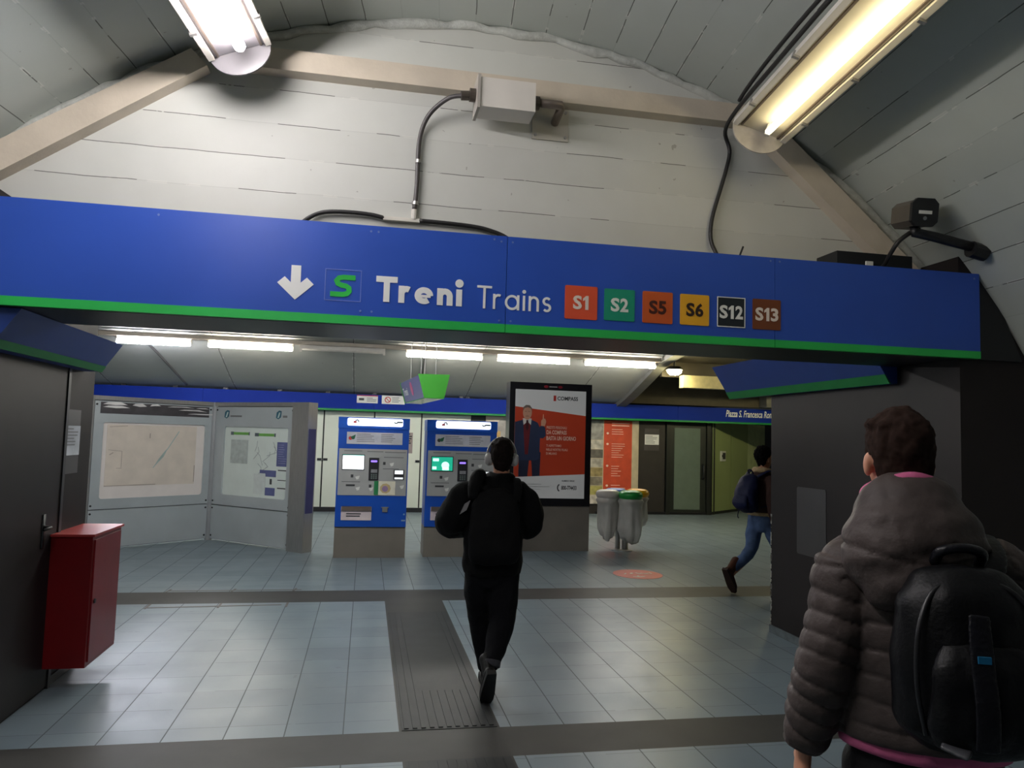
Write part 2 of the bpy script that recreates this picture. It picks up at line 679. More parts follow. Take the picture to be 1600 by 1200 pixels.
def end_wall():
    bm = bmesh.new()
    uvl = bm.loops.layers.uv.new("UVMap")
    pts = []
    n = 60
    a0 = math.asin((2.45 - CZ) / (RV + 0.03))
    for i in range(n + 1):
        a = a0 + (math.pi - 2 * a0) * i / n
        pts.append((CX + (RV + 0.03) * math.cos(a), CZ + (RV + 0.03) * math.sin(a)))
    for dy, sgn in ((0.0, 1), (0.18, -1)):
        f = bm.faces.new([bm.verts.new((x, YW + dy, z)) for x, z in (pts if sgn > 0 else pts[::-1])])
        for lp in f.loops:
            lp[uvl].uv = (lp.vert.co.z - 0.03, lp.vert.co.x)
    me = bpy.data.meshes.new("wall_front")
    bm.to_mesh(me)
    bm.free()
    return link("wall_front", me, M_WALLW)


struct(end_wall(), "white painted board-marked end wall under the vault")

# rough plaster fillet where the vault meets the end wall
b = B()
rnd = random.Random(3)
pts = []
for i in range(90):
    a = math.radians(36 + 108 * i / 89)
    pts.append(V((CX + (RV - 0.02) * math.cos(a), YW - 0.012 + rnd.uniform(-.006, .006), CZ + (RV - 0.02 + rnd.uniform(-.012, .012)) * math.sin(a))))
b.tube(pts, [0.028 + rnd.uniform(-0.008, 0.01) for _ in pts], 7)
struct(b.make("trim_2", mat("rough white plaster", (190, 192, 186), 0.7, var=0.15, scale=20, bump=0.6, bscale=60), None, True), "rough plaster bead between vault and end wall")

# three straight frame members on the end wall
F = front(YW)
for k, (pts, lab) in enumerate((
        ([(-2.62, 2.62), (-0.98, 3.775), (-1.07, 3.865), (-2.70, 2.77)], "cream sloping frame member on the end wall, beside the bright tube lamp"),
        ([(-0.80, 3.80), (2.42, 3.80), (2.42, 3.925), (-0.80, 3.925)], "cream level frame member across the top of the end wall"),
        ([(2.50, 3.70), (3.62, 2.75), (3.72, 2.85), (2.60, 3.81)], "cream sloping frame member running down to the security camera"))):
    b = B()
    b.poly(F, pts, 0.0, 0.10)
    struct(b.make("trim_%d" % (k + 3), M_FRAMEB, bevel=0.006), lab)

# ------------------------------------------------------------------ setting: portal beam, passage piers
b = B()
F = front(YR)
top = 2.835
b.poly(F, [(-3.0, 2.285), (4.15, 2.285), (3.90, top), (-2.6, top)], 0.0, YR - YS)
struct(b.make("trim_6", M_BLACK), "black portal beam carrying the blue direction sign")

PL, PR = -1.975, 3.70


def pier(name, x0, x1, y0, y1, z1, lab):
    b = B()
    b.box(x0, x1, y0, y1, 0, z1)
    o = struct(b.make(name, M_BLACKW), lab)
    return o


pier("wall_left", -6.5, PL, 4.13, 5.97, 2.95, "charcoal clad wall on the door side of the passage")
pier("wall_right", PR, 9.0, 4.13, 6.40, 2.95, "charcoal clad pier beside the person in the quilted jacket")
b = B()
b.box(PL - 0.05, PL + 0.008, 5.45, 5.978, 0, 0.06)
struct(b.make("baseboard_left", M_DARKSTEEL))
b = B()
b.box(PR - 0.010, PR + 0.05, 4.14, 6.408, 0, 0.07)
struct(b.make("baseboard_right", mat("scuffed grey skirting", (92, 100, 104), 0.6, var=0.3, scale=14)))
# chipped pale corner edge of the right pier
b = B()
rnd = random.Random(5)
for i in range(70):
    z = rnd.uniform(0.05, 1.05)
    s = rnd.uniform(0.004, 0.011)
    b.box(PR - 0.003, PR + 0.004, 6.395 - s * rnd.uniform(0.5, 1.6), 6.402, z, z + s * rnd.uniform(1, 3.5))
struct(b.make("trim_7", mat("bare pale plaster", (196, 194, 186), 0.8, var=0.2)), "pale chipped patches along the corner of the right pier")
# lighter repainted patch
b = B()
b.rrect(Frame((PR, 0, 0), (0, -1, 0)), -5.97, -5.55, 0.78, 1.35, 0.02, 0.0, 0.004)
tag(b.make("cover_plate", mat("lighter charcoal plate", (60, 57, 57), 0.45, var=0.05)), "grey rectangular plate on the charcoal pier beside the quilted jacket", "panel")

# grey door in the left wall
FL = Frame((PL, 0, 0), (0, 1, 0))      # u = +Y, n = +X
d = B().fbox(FL, 4.22, 5.44, 0.02, 2.10, -0.01, 0.012).make("door_1", mat("charcoal door leaf", (34, 31, 33), 0.5, var=0.08, spec=0.25), None, bevel=0.004)
struct(d, "charcoal flush door beside the red cabinet")
fr = B()
for a0, a1, b0, b1 in ((4.17, 4.22, 0, 2.15), (5.44, 5.48, 0, 2.15), (4.22, 5.44, 2.10, 2.15)):
    fr.fbox(FL, a0, a1, b0, b1, -0.01, 0.02)
fr.make("door_frame", M_DARKSTEEL, d)
h = B()
h.fbox(FL, 5.19, 5.235, 0.93, 1.14, 0.010, 0.018)
h.tube([FL.p(5.21, 1.06, 0.012), FL.p(5.21, 1.06, 0.060), FL.p(5.19, 1.06, 0.065), FL.p(5.09, 1.06, 0.065)], 0.010, 8)
h.make("door_handle", M_BLACK, d, True)

n = thing("notice", "small white printed notice in a clear pocket on the charcoal wall above the red cabinet", "notice", FL.p(5.60, 1.6, 0.004))
at(n, B().fbox(FL, 5.44, 5.74, 1.375, 1.81, 0.001, 0.004).make("backing", mat("grey notice backing", (74, 71, 72), 0.45, var=0.05)))
at(n, B().fbox(FL, 5.455, 5.735, 1.50, 1.70, 0.004, 0.008).make("sheet", mat("glossy grey sheet", (196, 200, 206), 0.2, var=0.12, scale=9)))
at(n, B().lines(FL, 5.48, 5.71, 1.56, 1.69, 6, 0.008).make("text_lines", M_GREYTEXT))

# red fire hose cabinet on the left wall
n = thing("hose_cabinet", "red steel fire hose cabinet hung low on the charcoal wall", "cabinet", (PL, 5.63, 0.15))
at(n, B().box(PL + 0.001, -1.715, 5.35, 5.925, 0.15, 0.985).make("body", M_RED, None, bevel=0.004))
at(n, B().box(PL + 0.001, -1.700, 5.335, 5.94, 0.985, 1.0).make("lid", mat("red lid with painted sheen", (176, 60, 58), 0.3, var=0.1)))  # lid colour lighter than the body, standing in for sheen on top
FB = Frame((-1.715, 0, 0), (0, 1, 0))
at(n, B().fbox(FB, 5.38, 5.895, 0.18, 0.96, 0.0, 0.010).make("door", mat("red cabinet door", (128, 28, 34), 0.3, var=0.12, scale=4), None, bevel=0.003))
at(n, B().disc(FB, 5.42, 0.56, 0.015, 0.015, 0.01, 0.018, 16).make("lock", M_DARKSTEEL))

# ------------------------------------------------------------------ the main direction sign
FS = front(4.08)
sg = thing("direction_sign", "long blue direction sign with green stripe and train line badges on the portal beam", "sign", (0.5, 4.095, 2.29))
S0, S1 = 2.287, 2.832
for a0, a1 in ((-3.2, -1.98), (-1.977, 0.733), (0.736, 2.378), (2.381, 3.808)):
    at(sg, B().fbox(FS, a0, a1, S0 + 0.045, S1, -0.028, 0.0).make("panel", M_BLUE))
    at(sg, B().fbox(FS, a0, a1, S0, S0 + 0.046, -0.028, 0.003).make("stripe", M_GREEN))
for a, z in ((-0.02, 2.80), (0.02, 2.80), (0.66, 2.81), (-0.06, 2.36), (0.0, 2.36), (0.70, 2.352), (0.765, 2.352), (0.70, 2.80), (0.765, 2.80), (2.35, 2.81), (2.41, 2.81), (-1.1, 2.80), (3.77, 2.80)):
    at(sg, B().disc(FS, a, z, 0.006, 0.006, 0.0, 0.003, 10).make("screw", mat("blue grey screw", (110, 130, 190), 0.4)))
arrow = B()
arrow.poly(FS, [(-0.402, 2.400), (-0.308, 2.487), (-0.345, 2.522), (-0.377, 2.492), (-0.377, 2.585), (-0.427, 2.585), (-0.427, 2.492), (-0.459, 2.522), (-0.496, 2.487)], 0.0005, 0.003)
at(sg, arrow.make("arrow", M_WHITE))
sq = B()
sq.ribbon(FS, [(-0.062, 2.41), (-0.062, 2.578), (-0.25, 2.578), (-0.25, 2.41)], 0.004, 0.0, 0.002, True)
at(sg, sq.make("logo_outline", mat("pale blue outline", (110, 130, 205), 0.4)))
lg = B()
lg.ribbon(FS, [(-0.092, 2.537), (-0.155, 2.537), (-0.178, 2.532), (-0.190, 2.517), (-0.184, 2.502), (-0.165, 2.494), (-0.140, 2.490),
               (-0.125, 2.480), (-0.123, 2.463), (-0.135, 2.449), (-0.155, 2.444), (-0.222, 2.444)], 0.027, 0.0005, 0.003)
at(sg, lg.make("logo_letter", mat("green logo", (40, 190, 70), 0.4)))


# geometric sans letters as strokes; unit = cap height
def arc(cx, cy, rx, ry, a0, a1, k=14):
    return [(cx + rx * math.cos(math.radians(a0 + (a1 - a0) * i / k)), cy + ry * math.sin(math.radians(a0 + (a1 - a0) * i / k))) for i in range(k + 1)]


def glyph(ch, w):
    h = w / 2
    xh = 0.67
    if ch == 'T':
        return [[(0, 1 - h), (0.58 + w, 1 - h)], [(0.29 + h, 0), (0.29 + h, 1)]], 0.58 + w
    if ch == 'r':
        return [[(h, 0), (h, xh)], arc(h + 0.20, xh - 0.20 - h, 0.20, 0.20, 180, 62)], 0.28 + w
    r = (xh - w) / 2
    if ch == 'e':
        return [arc(r + h, xh / 2, r * 1.12, r, -48, -360, 26), ('bar', h, 2.2 * r + h, xh / 2 - 0.02, min(w, 0.105))], 2.2 * r + w
    if ch == 'a':
        return [arc(r + h, xh / 2, r, r, 0, 360, 28), [(2 * r + h, 0), (2 * r + h, xh)]], 2 * r + w
    if ch == 'n':
        q = 0.19
        return [[(h, 0), (h, xh)], arc(h + q, xh - q - h, q, q, 180, 0, 18) + [(h + 2 * q, 0)]], 2 * q + w
    if ch == 'i':
        return [[(h, 0), (h, xh)], ('dot', h, xh + 0.12 + h, 0.62 * w + 0.02)], w
    if ch == 's':
        q = (xh - w) / 4
        pts = arc(q * 1.1 + h, xh - q - h, q * 1.1, q, 35, 270, 14) + arc(q * 1.1 + h, q + h, q * 1.1, q, 90, -145, 14)[1:]
        return [pts], 2.2 * q + w


def word(F, s, a, z, cap, w, gap, width, n0=0.0005, n1=0.003):
    b = B()
    x = 0.0
    items = []
    for i, ch in enumerate(s):
        st, adv = glyph(ch, w)
        items.append((x, st))
        x += adv + gap * (0.35 if ch == 'T' else 1.0)
    x -= gap
    kx = width / (x * cap)
    for ox, st in items:
        for q_, p in enumerate(st):
            n1 = 0.003 + 0.0006 * q_
            if p[0] == 'bar':
                b.ribbon(F, [(a + (ox + p[1]) * cap * kx, z + p[3] * cap), (a + (ox + p[2]) * cap * kx, z + p[3] * cap)], p[4] * cap, n0, n1)
            elif p[0] == 'dot':
                b.disc(F, a + (ox + p[1]) * cap * kx, z + p[2] * cap, p[3] * cap, p[3] * cap, n0, n1, 20)
            else:
                b.ribbon(F, [(a + (ox + q[0]) * cap * kx, z + q[1] * cap) for q in p], w * cap, n0, n1)
    return b


at(sg, word(FS, "Treni", 0.018, 2.418, 0.140, 0.235, 0.13, 0.470).make("text", M_WHITE))
at(sg, word(FS, "Trains", 0.571, 2.415, 0.128, 0.105, 0.17, 0.425).make("text", M_WHITE))
def badge_code(F, s, a, b_, h):
    """bold line code; the numeral 1 is drawn with its flag"""
    wd = {'S': 0.66, '1': 0.50, '2': 0.62, '3': 0.62, '5': 0.62, '6': 0.64}
    gap = 0.05
    tot = sum(wd[c] for c in s) + gap * (len(s) - 1)
    x = a - tot * h / 2
    bb = B()
    z = b_ - h / 2
    for c in s:
        w = wd[c] * h
        if c == '1':
            bb.poly(F, [(x + w * .40, z), (x + w * .86, z), (x + w * .86, z + h), (x + w * .50, z + h), (x + w * .05, z + h * .80), (x + w * .05, z + h * .62), (x + w * .40, z + h * .72)], 0.004, 0.006)
        else:
            bb.text(F, c, x + w / 2, b_, h=h, w=w, n0=0.004, depth=0.002, bold=0.035, align='c')
        x += w + gap * h
    return bb


for i, (s, a0, a1, bg, fg) in enumerate((
        ("S1", 1.075, 1.267, (226, 86, 52), (240, 226, 214)), ("S2", 1.308, 1.492, (22, 150, 116), (236, 238, 230)),
        ("S5", 1.540, 1.725, (206, 92, 38), (74, 30, 22)), ("S6", 1.772, 1.954, (236, 174, 40), (44, 24, 20)),
        ("S12", 2.005, 2.184, (26, 34, 42), (240, 240, 236)), ("S13", 2.233, 2.416, (120, 64, 32), (238, 226, 214)))):
    zc = 2.482
    hh = (a1 - a0) / 2
    bd = at(sg, B().rrect(FS, a0, a1, zc - hh, zc + hh, 0.008, 0.0005, 0.004).make("line_badge", mat("badge " + s, bg, 0.45, var=0.03)))
    if s == "S12":
        rm = B().ribbon(FS, [(a0 + .002, zc - hh + .002), (a1 - .002, zc - hh + .002), (a1 - .002, zc + hh - .002), (a0 + .002, zc + hh - .002)], 0.005, 0.003, 0.0055, True).make("border", M_WHITE)
        rm.parent = bd
    tx = badge_code(FS, s, (a0 + a1) / 2, zc, 0.080).make("badge_text", mat("badge ink " + s, fg, 0.5, var=0.03))
    tx.parent = bd


# blue side boards inside the passage, leaning out at the top
def side_board(label, xa_bot, xa_top, xw, y0, y1, z0, z1, sgn):
    t = thing("side_sign", label, "sign", (xw, (y0 + y1) / 2, z0))
    # cross-section in X-Z, extruded along Y
    Fy = Frame((0, 0, 0), (1, 0, 0))
    b = B()
    pts = [(xw, z0), (xa_bot, z0), (xa_top, z1), (xw, z1)]
    if sgn < 0:
        pts = pts[::-1]
    b.poly(Fy, pts, -y1, -y0)
    at(t, b.make("body", mat("blue side board", (40, 68, 142), 0.4, var=0.05)))
    # stripe along the lower front edge
    f = 0.2
    e = 0.004 * (-sgn)
    xs0, xs1 = xa_bot - e, xa_bot + (xa_top - xa_bot) * f - e
    b = B()
    q = [(xa_bot + e * 2, z0 - 0.002), (xs0, z0 - 0.002), (xs1, z0 + (z1 - z0) * f), (xs1 + e * 2, z0 + (z1 - z0) * f)]
    b.poly(Fy, q, -y1 - 0.002, -y0 + 0.002)
    at(t, b.make("stripe", mat("green board stripe", (30, 135, 66), 0.45, var=0.05)))
    return t


side_board("blue board with green edge above the charcoal door", -1.86, -1.73, PL, 4.14, 5.74, 2.085, 2.282, 1)
side_board("blue board with green edge on the charcoal pier, over the quilted jacket's wearer", 3.64, 3.44, PR, 4.705, 7.10, 2.165, 2.48, -1)

# ------------------------------------------------------------------ front hall lamps
DV = V((-SK, -1, 0)).normalized()


def lamp(label, c, tilt, length, tube_mat, tube_r, cap_mat, refl=(206, 198, 178)):
    """round-backed luminaire; c = centre of its end plate, runs along DV, opening turned by tilt"""
    t = thing("tube_lamp", label, "lamp", c, 0, "tube lamps in the front hall")
    c = V(c)
    u = V((math.cos(tilt), 0, math.sin(tilt)))
    u = (u - DV * u.dot(DV)).normalized()
    v = DV.cross(u)
    if v.z < 0:
        v = -v
    R = 0.165

    def P(a, b, s):
        return c + u * a + v * b + DV * s
    # curved back
    b = B()
    n = 18
    rows = []
    for s in (0.0, length):
        outer = [P(R * math.cos(math.pi * i / n), R * 0.8 * math.sin(math.pi * i / n), s) for i in range(n + 1)]
        inner = [P((R - 0.012) * math.cos(math.pi * i / n), (R * 0.8 - 0.012) * math.sin(math.pi * i / n), s) for i in range(n + 1)][::-1]
        rows.append([b.bm.verts.new(p) for p in outer + inner])
    k = len(rows[0])
    for i in range(k):
        j = (i + 1) % k
        b.bm.faces.new((rows[0][i], rows[0][j], rows[1][j], rows[1][i]))
    b.bm.faces.new(rows[0][::-1])
    b.bm.faces.new(rows[1])
    at(t, b.make("housing", M_FIXT))
    # reflector tray
    Fu = Frame(P(0, 0, 0), u, DV)
    sg_ = 1 if Fu.n.dot(v) < 0 else -1     # n should point down (away from v)
    b = B()
    b.fbox(Fu, -R + 0.02, R - 0.02, 0.01, length - 0.01, sg_ * -0.012, sg_ * 0.0)
    at(t, b.make("reflector", mat("reflector %d %d %d" % refl, refl, 0.35, var=0.06)))
    # lips
    for s_ in (-1, 1):
        b = B()
        b.fbox(Fu, s_ * (R - 0.022), s_ * (R + 0.012), 0.02, length - 0.02, sg_ * -0.02, sg_ * 0.022)
        at(t, b.make("lip", M_FIXT))
        b = B()
        b.fbox(Fu, s_ * (R - 0.050), s_ * (R - 0.038), 0.02, length - 0.02, sg_ * 0.0, sg_ * 0.012)
        at(t, b.make("gasket", mat("brown gasket", (96, 84, 76), 0.6)))
    # end plates
    for s in (0.0, length):
        b = B()
        Fe = Frame(P(0, 0, s), u, v)
        pts = arc(0, 0, R + 0.004, R * 0.8 + 0.004, 0, 180, 14)
        pts += arc(0, 0, R + 0.004, R * 0.82, 180, 360, 18)[1:-1]
        b.poly(Fe, pts, -0.006, 0.006)
        at(t, b.make("end_plate", cap_mat))
    # clips
    for s in [0.3 + 0.55 * i for i in range(int(length / 0.55))]:
        for s_ in (-1, 1):
            at(t, B().fbox(Fu, s_ * (R - 0.018), s_ * (R + 0.02), s, s + 0.02, sg_ * 0.0, sg_ * 0.034).make("clip", M_STEEL))
    # tube and holders
    d = 0.055
    h0, h1 = 0.13, length - 0.13
    for s in (h0, h1):
        at(t, B().tube([P(0.02, -0.0, s), P(0.02, -d - 0.02, s)], 0.016, 10).make("lamp_holder", M_FIXT))
    at(t, B().tube([P(0.02, -d, h0 + 0.01), P(0.02, -d, h1 - 0.01)], tube_r, 14).make("tube", tube_mat, None, True))
    return t


lamp("bright cold white tube lamp with a milky rounded end plate", (-0.775, 4.24, 3.80), math.radians(20), 1.75,
     glow("cold tube", (255, 250, 250), TUBE_LEFT), 0.030, mat("milky end plate", (118, 115, 118), 0.35, var=0.04), (136, 132, 136))
lamp("warm yellowish tube lamp with a grimy end plate, above the line badges", (2.335, 4.20, 3.66), math.radians(-18), 1.75,
     glow("warm tube", (255, 240, 196), TUBE_RIGHT), 0.019, mat("grimy end plate", (186, 180, 172), 0.45, var=0.12, scale=20))
lamp("next cold white tube lamp of the same row, behind the bright one", (-1.02, 2.30, 3.80), math.radians(20), 1.75,
     glow("cold tube", (255, 250, 250), TUBE_LEFT), 0.030, mat("milky end plate", (118, 115, 118), 0.35, var=0.04), (136, 132, 136))
# cable along the right lamp and down the wall
tag(B().tube([(2.08, 2.0, 3.90), (2.12, 3.0, 3.88), (2.15, 3.7, 3.82), (2.16, 4.15, 3.76), (2.22, 4.42, 3.74), (2.28, 4.475, 3.64), (2.26, 4.475, 3.52),
              (2.22, 4.475, 3.38), (2.16, 4.475, 3.17), (2.15, 4.47, 3.03), (2.18, 4.45, 2.93), (2.20, 4.40, 2.845)], 0.013, 8, 5).make("cable", M_CABLE, None, True),
    "black cable running beside the warm lamp and down the white wall behind the line badges", "cable")
b = B().tube([(2.05, 1.8, 3.90), (2.09, 3.0, 3.90), (2.12, 3.6, 3.87), (2.135, 3.95, 3.82), (2.15, 4.10, 3.795)], 0.012, 8, 5).make("cable", M_CABLE, None, True)
tag(b, "second black cable looping along the back of the warm tube lamp", "cable")

# ------------------------------------------------------------------ white box, conduit and cables on the end wall
FW = front(YW)
n = thing("antenna_box", "white rectangular enclosure held by a bracket pipe on the cream frame", "box", (0.75, 4.30, 3.63))
at(n, B().box(0.575, 0.905, 4.22, 4.40, 3.635, 3.812).make("enclosure", mat("white plastic enclosure", (226, 220, 212), 0.4, var=0.03), None, bevel=0.006))
at(n, B().box(0.556, 0.573, 4.21, 4.41, 3.622, 3.825).make("flange", mat("grey flange", (170, 164, 156), 0.4), None, bevel=0.003))
at(n, B().tube([(0.556, 4.31, 3.735), (0.52, 4.31, 3.735)], 0.04, 14).tube([(0.52, 4.31, 3.73), (0.47, 4.31, 3.725)], 0.028, 12).make("gland", mat("dark brass gland", (92, 84, 76), 0.4, metal=0.5)))
at(n, B().tube([(0.905, 4.31, 3.73), (0.945, 4.31, 3.73)], 0.042, 14).make("coupling", mat("dark brass gland", (92, 84, 76))))
at(n, B().tube([(0.94, 4.31, 3.735), (1.085, 4.31, 3.735), (1.09, 4.33, 3.73), (1.09, 4.49, 3.70)], 0.026, 12).make("bracket_pipe", mat("grey brown pipe", (128, 116, 106), 0.4, metal=0.3), None, True))
at(n, B().fbox(FW, 0.945, 1.18, 3.585, 3.795, 0.0, 0.012).make("wall_plate", mat("cream plate", (188, 184, 172), 0.5)))
for a, z in ((0.965, 3.61), (1.16, 3.61), (1.16, 3.77)):
    at(n, B().disc(FW, a, z, 0.010, 0.010, 0.012, 0.02, 8).make("bolt", M_STEEL))

tag(B().tube([(0.48, 4.31, 3.725), (0.40, 4.34, 3.715), (0.31, 4.42, 3.66), (0.262, 4.468, 3.58), (0.240, 4.476, 3.45), (0.238, 4.476, 3.21), (0.228, 4.476, 3.06)], 0.014, 8, 6).make("conduit", mat("dark grey conduit", (76, 72, 72), 0.45), None, True),
    "dark conduit curving down from the white box to the small junction plate", "cable")
cdt = bpy.data.objects["conduit"]
for a, z in ((0.24, 3.36), (0.231, 3.10)):
    B().tube([(a, 4.476, z - .01), (a, 4.476, z + .01)], 0.02, 10).make("clip", M_STEEL, cdt)
n = thing("junction_plate", "small white cable junction on the end wall, just above the blue sign", "junction box", (0.15, 4.48, 2.99))
at(n, B().fbox(FW, 0.045, 0.262, 2.982, 3.004, 0.0, 0.035).make("body", mat("white trunking", (214, 210, 200), 0.5)))
at(n, B().tube([(0.228, 4.476, 3.0), (0.228, 4.476, 3.06)], 0.018, 10).make("socket", mat("white trunking", (214, 210, 200))))
tag(B().tube([(0.05, 4.476, 2.995), (-0.03, 4.476, 3.008), (-0.15, 4.476, 3.012), (-0.27, 4.476, 3.005), (-0.34, 4.476, 2.985), (-0.40, 4.46, 2.94), (-0.45, 4.42, 2.87)], 0.013, 8, 5).make("cable", M_CABLE, None, True),
    "short black cable arching from the junction plate towards the arrow end of the sign", "cable")
tag(B().tube([(0.26, 4.476, 2.995), (0.43, 4.476, 2.993), (0.60, 4.476, 2.985), (0.70, 4.476, 2.968), (0.79, 4.47, 2.935), (0.86, 4.42, 2.86)], 0.014, 8, 5).make("cable", M_CABLE, None, True),
    "black cable running from the junction plate down behind the word Trains", "cable")

# things on top of the beam at the right
n = thing("control_box", "flat black box lying on top of the portal beam under the security camera", "box", (3.15, 4.3, 2.835))
at(n, B().box(2.88, 3.42, 4.20, 4.42, 2.835, 2.945).make("body", M_BLACK, None, bevel=0.004))
at(n, B().box(2.80, 2.88, 4.24, 4.38, 2.835, 2.87).make("foot", M_BLACK))
at(n, B().box(3.08, 3.13, 4.192, 4.20, 2.85, 2.89).make("sticker", M_PAPER))
tag(B().tube([(2.20, 4.2, 2.83), (2.235, 4.2, 2.92)], 0.006, 6).make("antenna", M_BLACK), "thin black antenna stub sticking up from the beam above the S13 badge", "antenna")

# security camera on the vault
n = thing("security_camera", "black security camera on a bracket fixed to the grey vault", "camera", (3.22, 3.92, 3.02))
ax = V((-0.10, -0.98, -0.16)).normalized()
c0 = V((3.275, 4.10, 3.165))
Fc = Frame(c0, ax.cross(V((0, 0, 1))).normalized(), V((0, 0, 1)))
side = ax.cross(V((0, 0, 1))).normalized()
upv = side.cross(ax).normalized()


def cam_ring(b, s0, s1, hw, hh, ch):
    pts = [(-hw, -hh + ch), (-hw + ch, -hh), (hw - ch, -hh), (hw, -hh + ch), (hw, hh - ch), (hw - ch, hh), (-hw + ch, hh), (-hw, hh - ch)]
    lo = [b.bm.verts.new(c0 + ax * s0 + side * a + upv * z) for a, z in pts]
    hi = [b.bm.verts.new(c0 + ax * s1 + side * a + upv * z) for a, z in pts]
    b.bm.faces.new(hi)
    b.bm.faces.new(lo[::-1])
    for i in range(8):
        b.bm.faces.new((lo[i], lo[(i + 1) % 8], hi[(i + 1) % 8], hi[i]))
    return b


at(n, cam_ring(B(), 0.0, 0.20, 0.078, 0.078, 0.03).make("housing", mat("grey brown camera shell", (84, 78, 70), 0.35), None, bevel=0.004))
at(n, cam_ring(B(), 0.20, 0.225, 0.084, 0.084, 0.03).make("face", M_BLACK, None, bevel=0.004))
at(n, B().tube([c0 + ax * 0.224 + upv * 0.02, c0 + ax * 0.228 + upv * 0.02], 0.012, 12).make("lens", mat("grey lens", (120, 125, 130), 0.1)))
at(n, cam_ring(B(), 0.2255, 0.2275, 0.042, 0.010, 0.001).make("label_strip", M_PAPER))
lb = n.children[-1]
lb.location = lb.location - upv * 0.056
b = B()
b.tube([c0 + ax * 0.17 - upv * 0.06 - side * 0.088, c0 + ax * 0.17 - upv * 0.02 - side * 0.088], 0.012, 8)
at(n, b.make("warning_sticker", mat("yellow sticker", (220, 200, 60), 0.5)))
at(n, B().tube([c0 + ax * 0.13 - upv * 0.078, c0 + ax * 0.13 - upv * 0.11, (3.38, 3.94, 3.00), (3.64, 3.92, 2.95)], 0.030, 10).make("bracket", M_BLACK, None, True))
at(n, B().tube([(3.60, 3.92, 2.94), (3.70, 3.92, 2.92)], 0.05, 12).make("wall_mount", M_BLACK))
tag(B().tube([c0 + ax * 0.10 - upv * 0.07 - side * 0.05, (3.19, 4.02, 2.99), (3.17, 4.08, 2.92), (3.20, 4.2, 2.86), (3.24, 4.43, 2.86)], 0.014, 8, 5).make("cable", M_CABLE, None, True),
    "black cable dropping from the security camera to the beam", "cable")

# ------------------------------------------------------------------ setting: far hall
YF = 16.9


def far_vault():
    prof = [(4.62, 2.90), (5.4, 3.2), (6.5, 3.45), (9.0, 3.70), (12.0, 3.62), (13.0, 3.50), (14.05, 3.36), (14.6, 3.18), (15.4, 2.93), (16.2, 2.70), (16.95, 2.54)]
    prof = [(p.x, p.y) for p in catmull([V((a, z, 0)) for a, z in prof], 4)]
    bm = bmesh.new()
    uvl = bm.loops.layers.uv.new("UVMap")
    xs = [-8.0, -4.0, 0.0, 4.0, 5.80]
    s = 0
    g = []
    for i, (y, z) in enumerate(prof):
        if i:
            s += math.hypot(y - prof[i - 1][0], z - prof[i - 1][1])
        g.append([(bm.verts.new((x, y, z)), x, s) for x in xs])
    for i in range(len(prof) - 1):
        for j in range(len(xs) - 1):
            q = [g[i][j], g[i][j + 1], g[i + 1][j + 1], g[i + 1][j]]
            f = bm.faces.new([k[0] for k in q])
            for lp, k in zip(f.loops, q):
                lp[uvl].uv = (k[1] + 0.30, k[2])
    me = bpy.data.meshes.new("ceiling_far")
    bm.to_mesh(me)
    bm.free()
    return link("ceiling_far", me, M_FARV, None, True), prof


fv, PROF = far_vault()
struct(fv, "grey painted vault over the ticket hall")
# arch rib where the grey vault stops
b = B()
pts = [p for p in PROF if p[0] > 12.5]
lo = [(y, z - 0.10) for y, z in pts]
hi = [(y, z + 0.05) for y, z in pts]
Fr = Frame((5.80, 0, 0), (0, 1, 0))
for i in range(len(pts) - 1):
    b.poly(Fr, [lo[i], lo[i + 1], hi[i + 1], hi[i]], -0.12, 0.10)
struct(b.make("trim_8", mat("grey concrete rib", (104, 104, 102), 0.6)), "grey rib ending the vault of the ticket hall")
M_DKCEIL = mat("dark brown ceiling", (66, 60, 50), 0.7, var=0.15, scale=2)  # dark brown base, softly mottled
struct(B().box(5.92, 12.0, 4.62, 14.6, 3.36, 3.46).make("ceiling_side", M_DKCEIL), "dark ceiling beyond the vault rib")
struct(B().box(5.92, 12.0, 14.5, 14.6, 3.05, 3.40).make("trim_9", M_DKCEIL))
b = B()
b.box(6.24, 7.9, 14.15, 14.35, 2.82, 3.07)
struct(b.make("trim_10", mat("cream blockwork", (214, 202, 160), 0.7, var=0.1, scale=12)), "cream block strip under the dark ceiling near the bulkhead lamp")
struct(B().box(5.93, 12.0, 16.66, 16.9, 2.60, 3.5).make("trim_11", mat("brown dark band", (84, 76, 60), 0.7)))
struct(B().box(9.3, 9.9, 16.3, 16.64, 2.60, 2.92).make("trim_12", mat("grey concrete lump", (120, 118, 110), 0.7)))
# enclosing walls of the ticket hall
struct(B().box(-8.2, -8.0, 4.62, 17.2, 0, 3.7).make("wall_left_far", mat("far grey wall", (150, 152, 148), 0.6)))
struct(B().box(11.9, 12.0, 4.62, 19.0, 0, 3.5).make("wall_right_far", mat("far dark wall", (90, 92, 80), 0.6)))

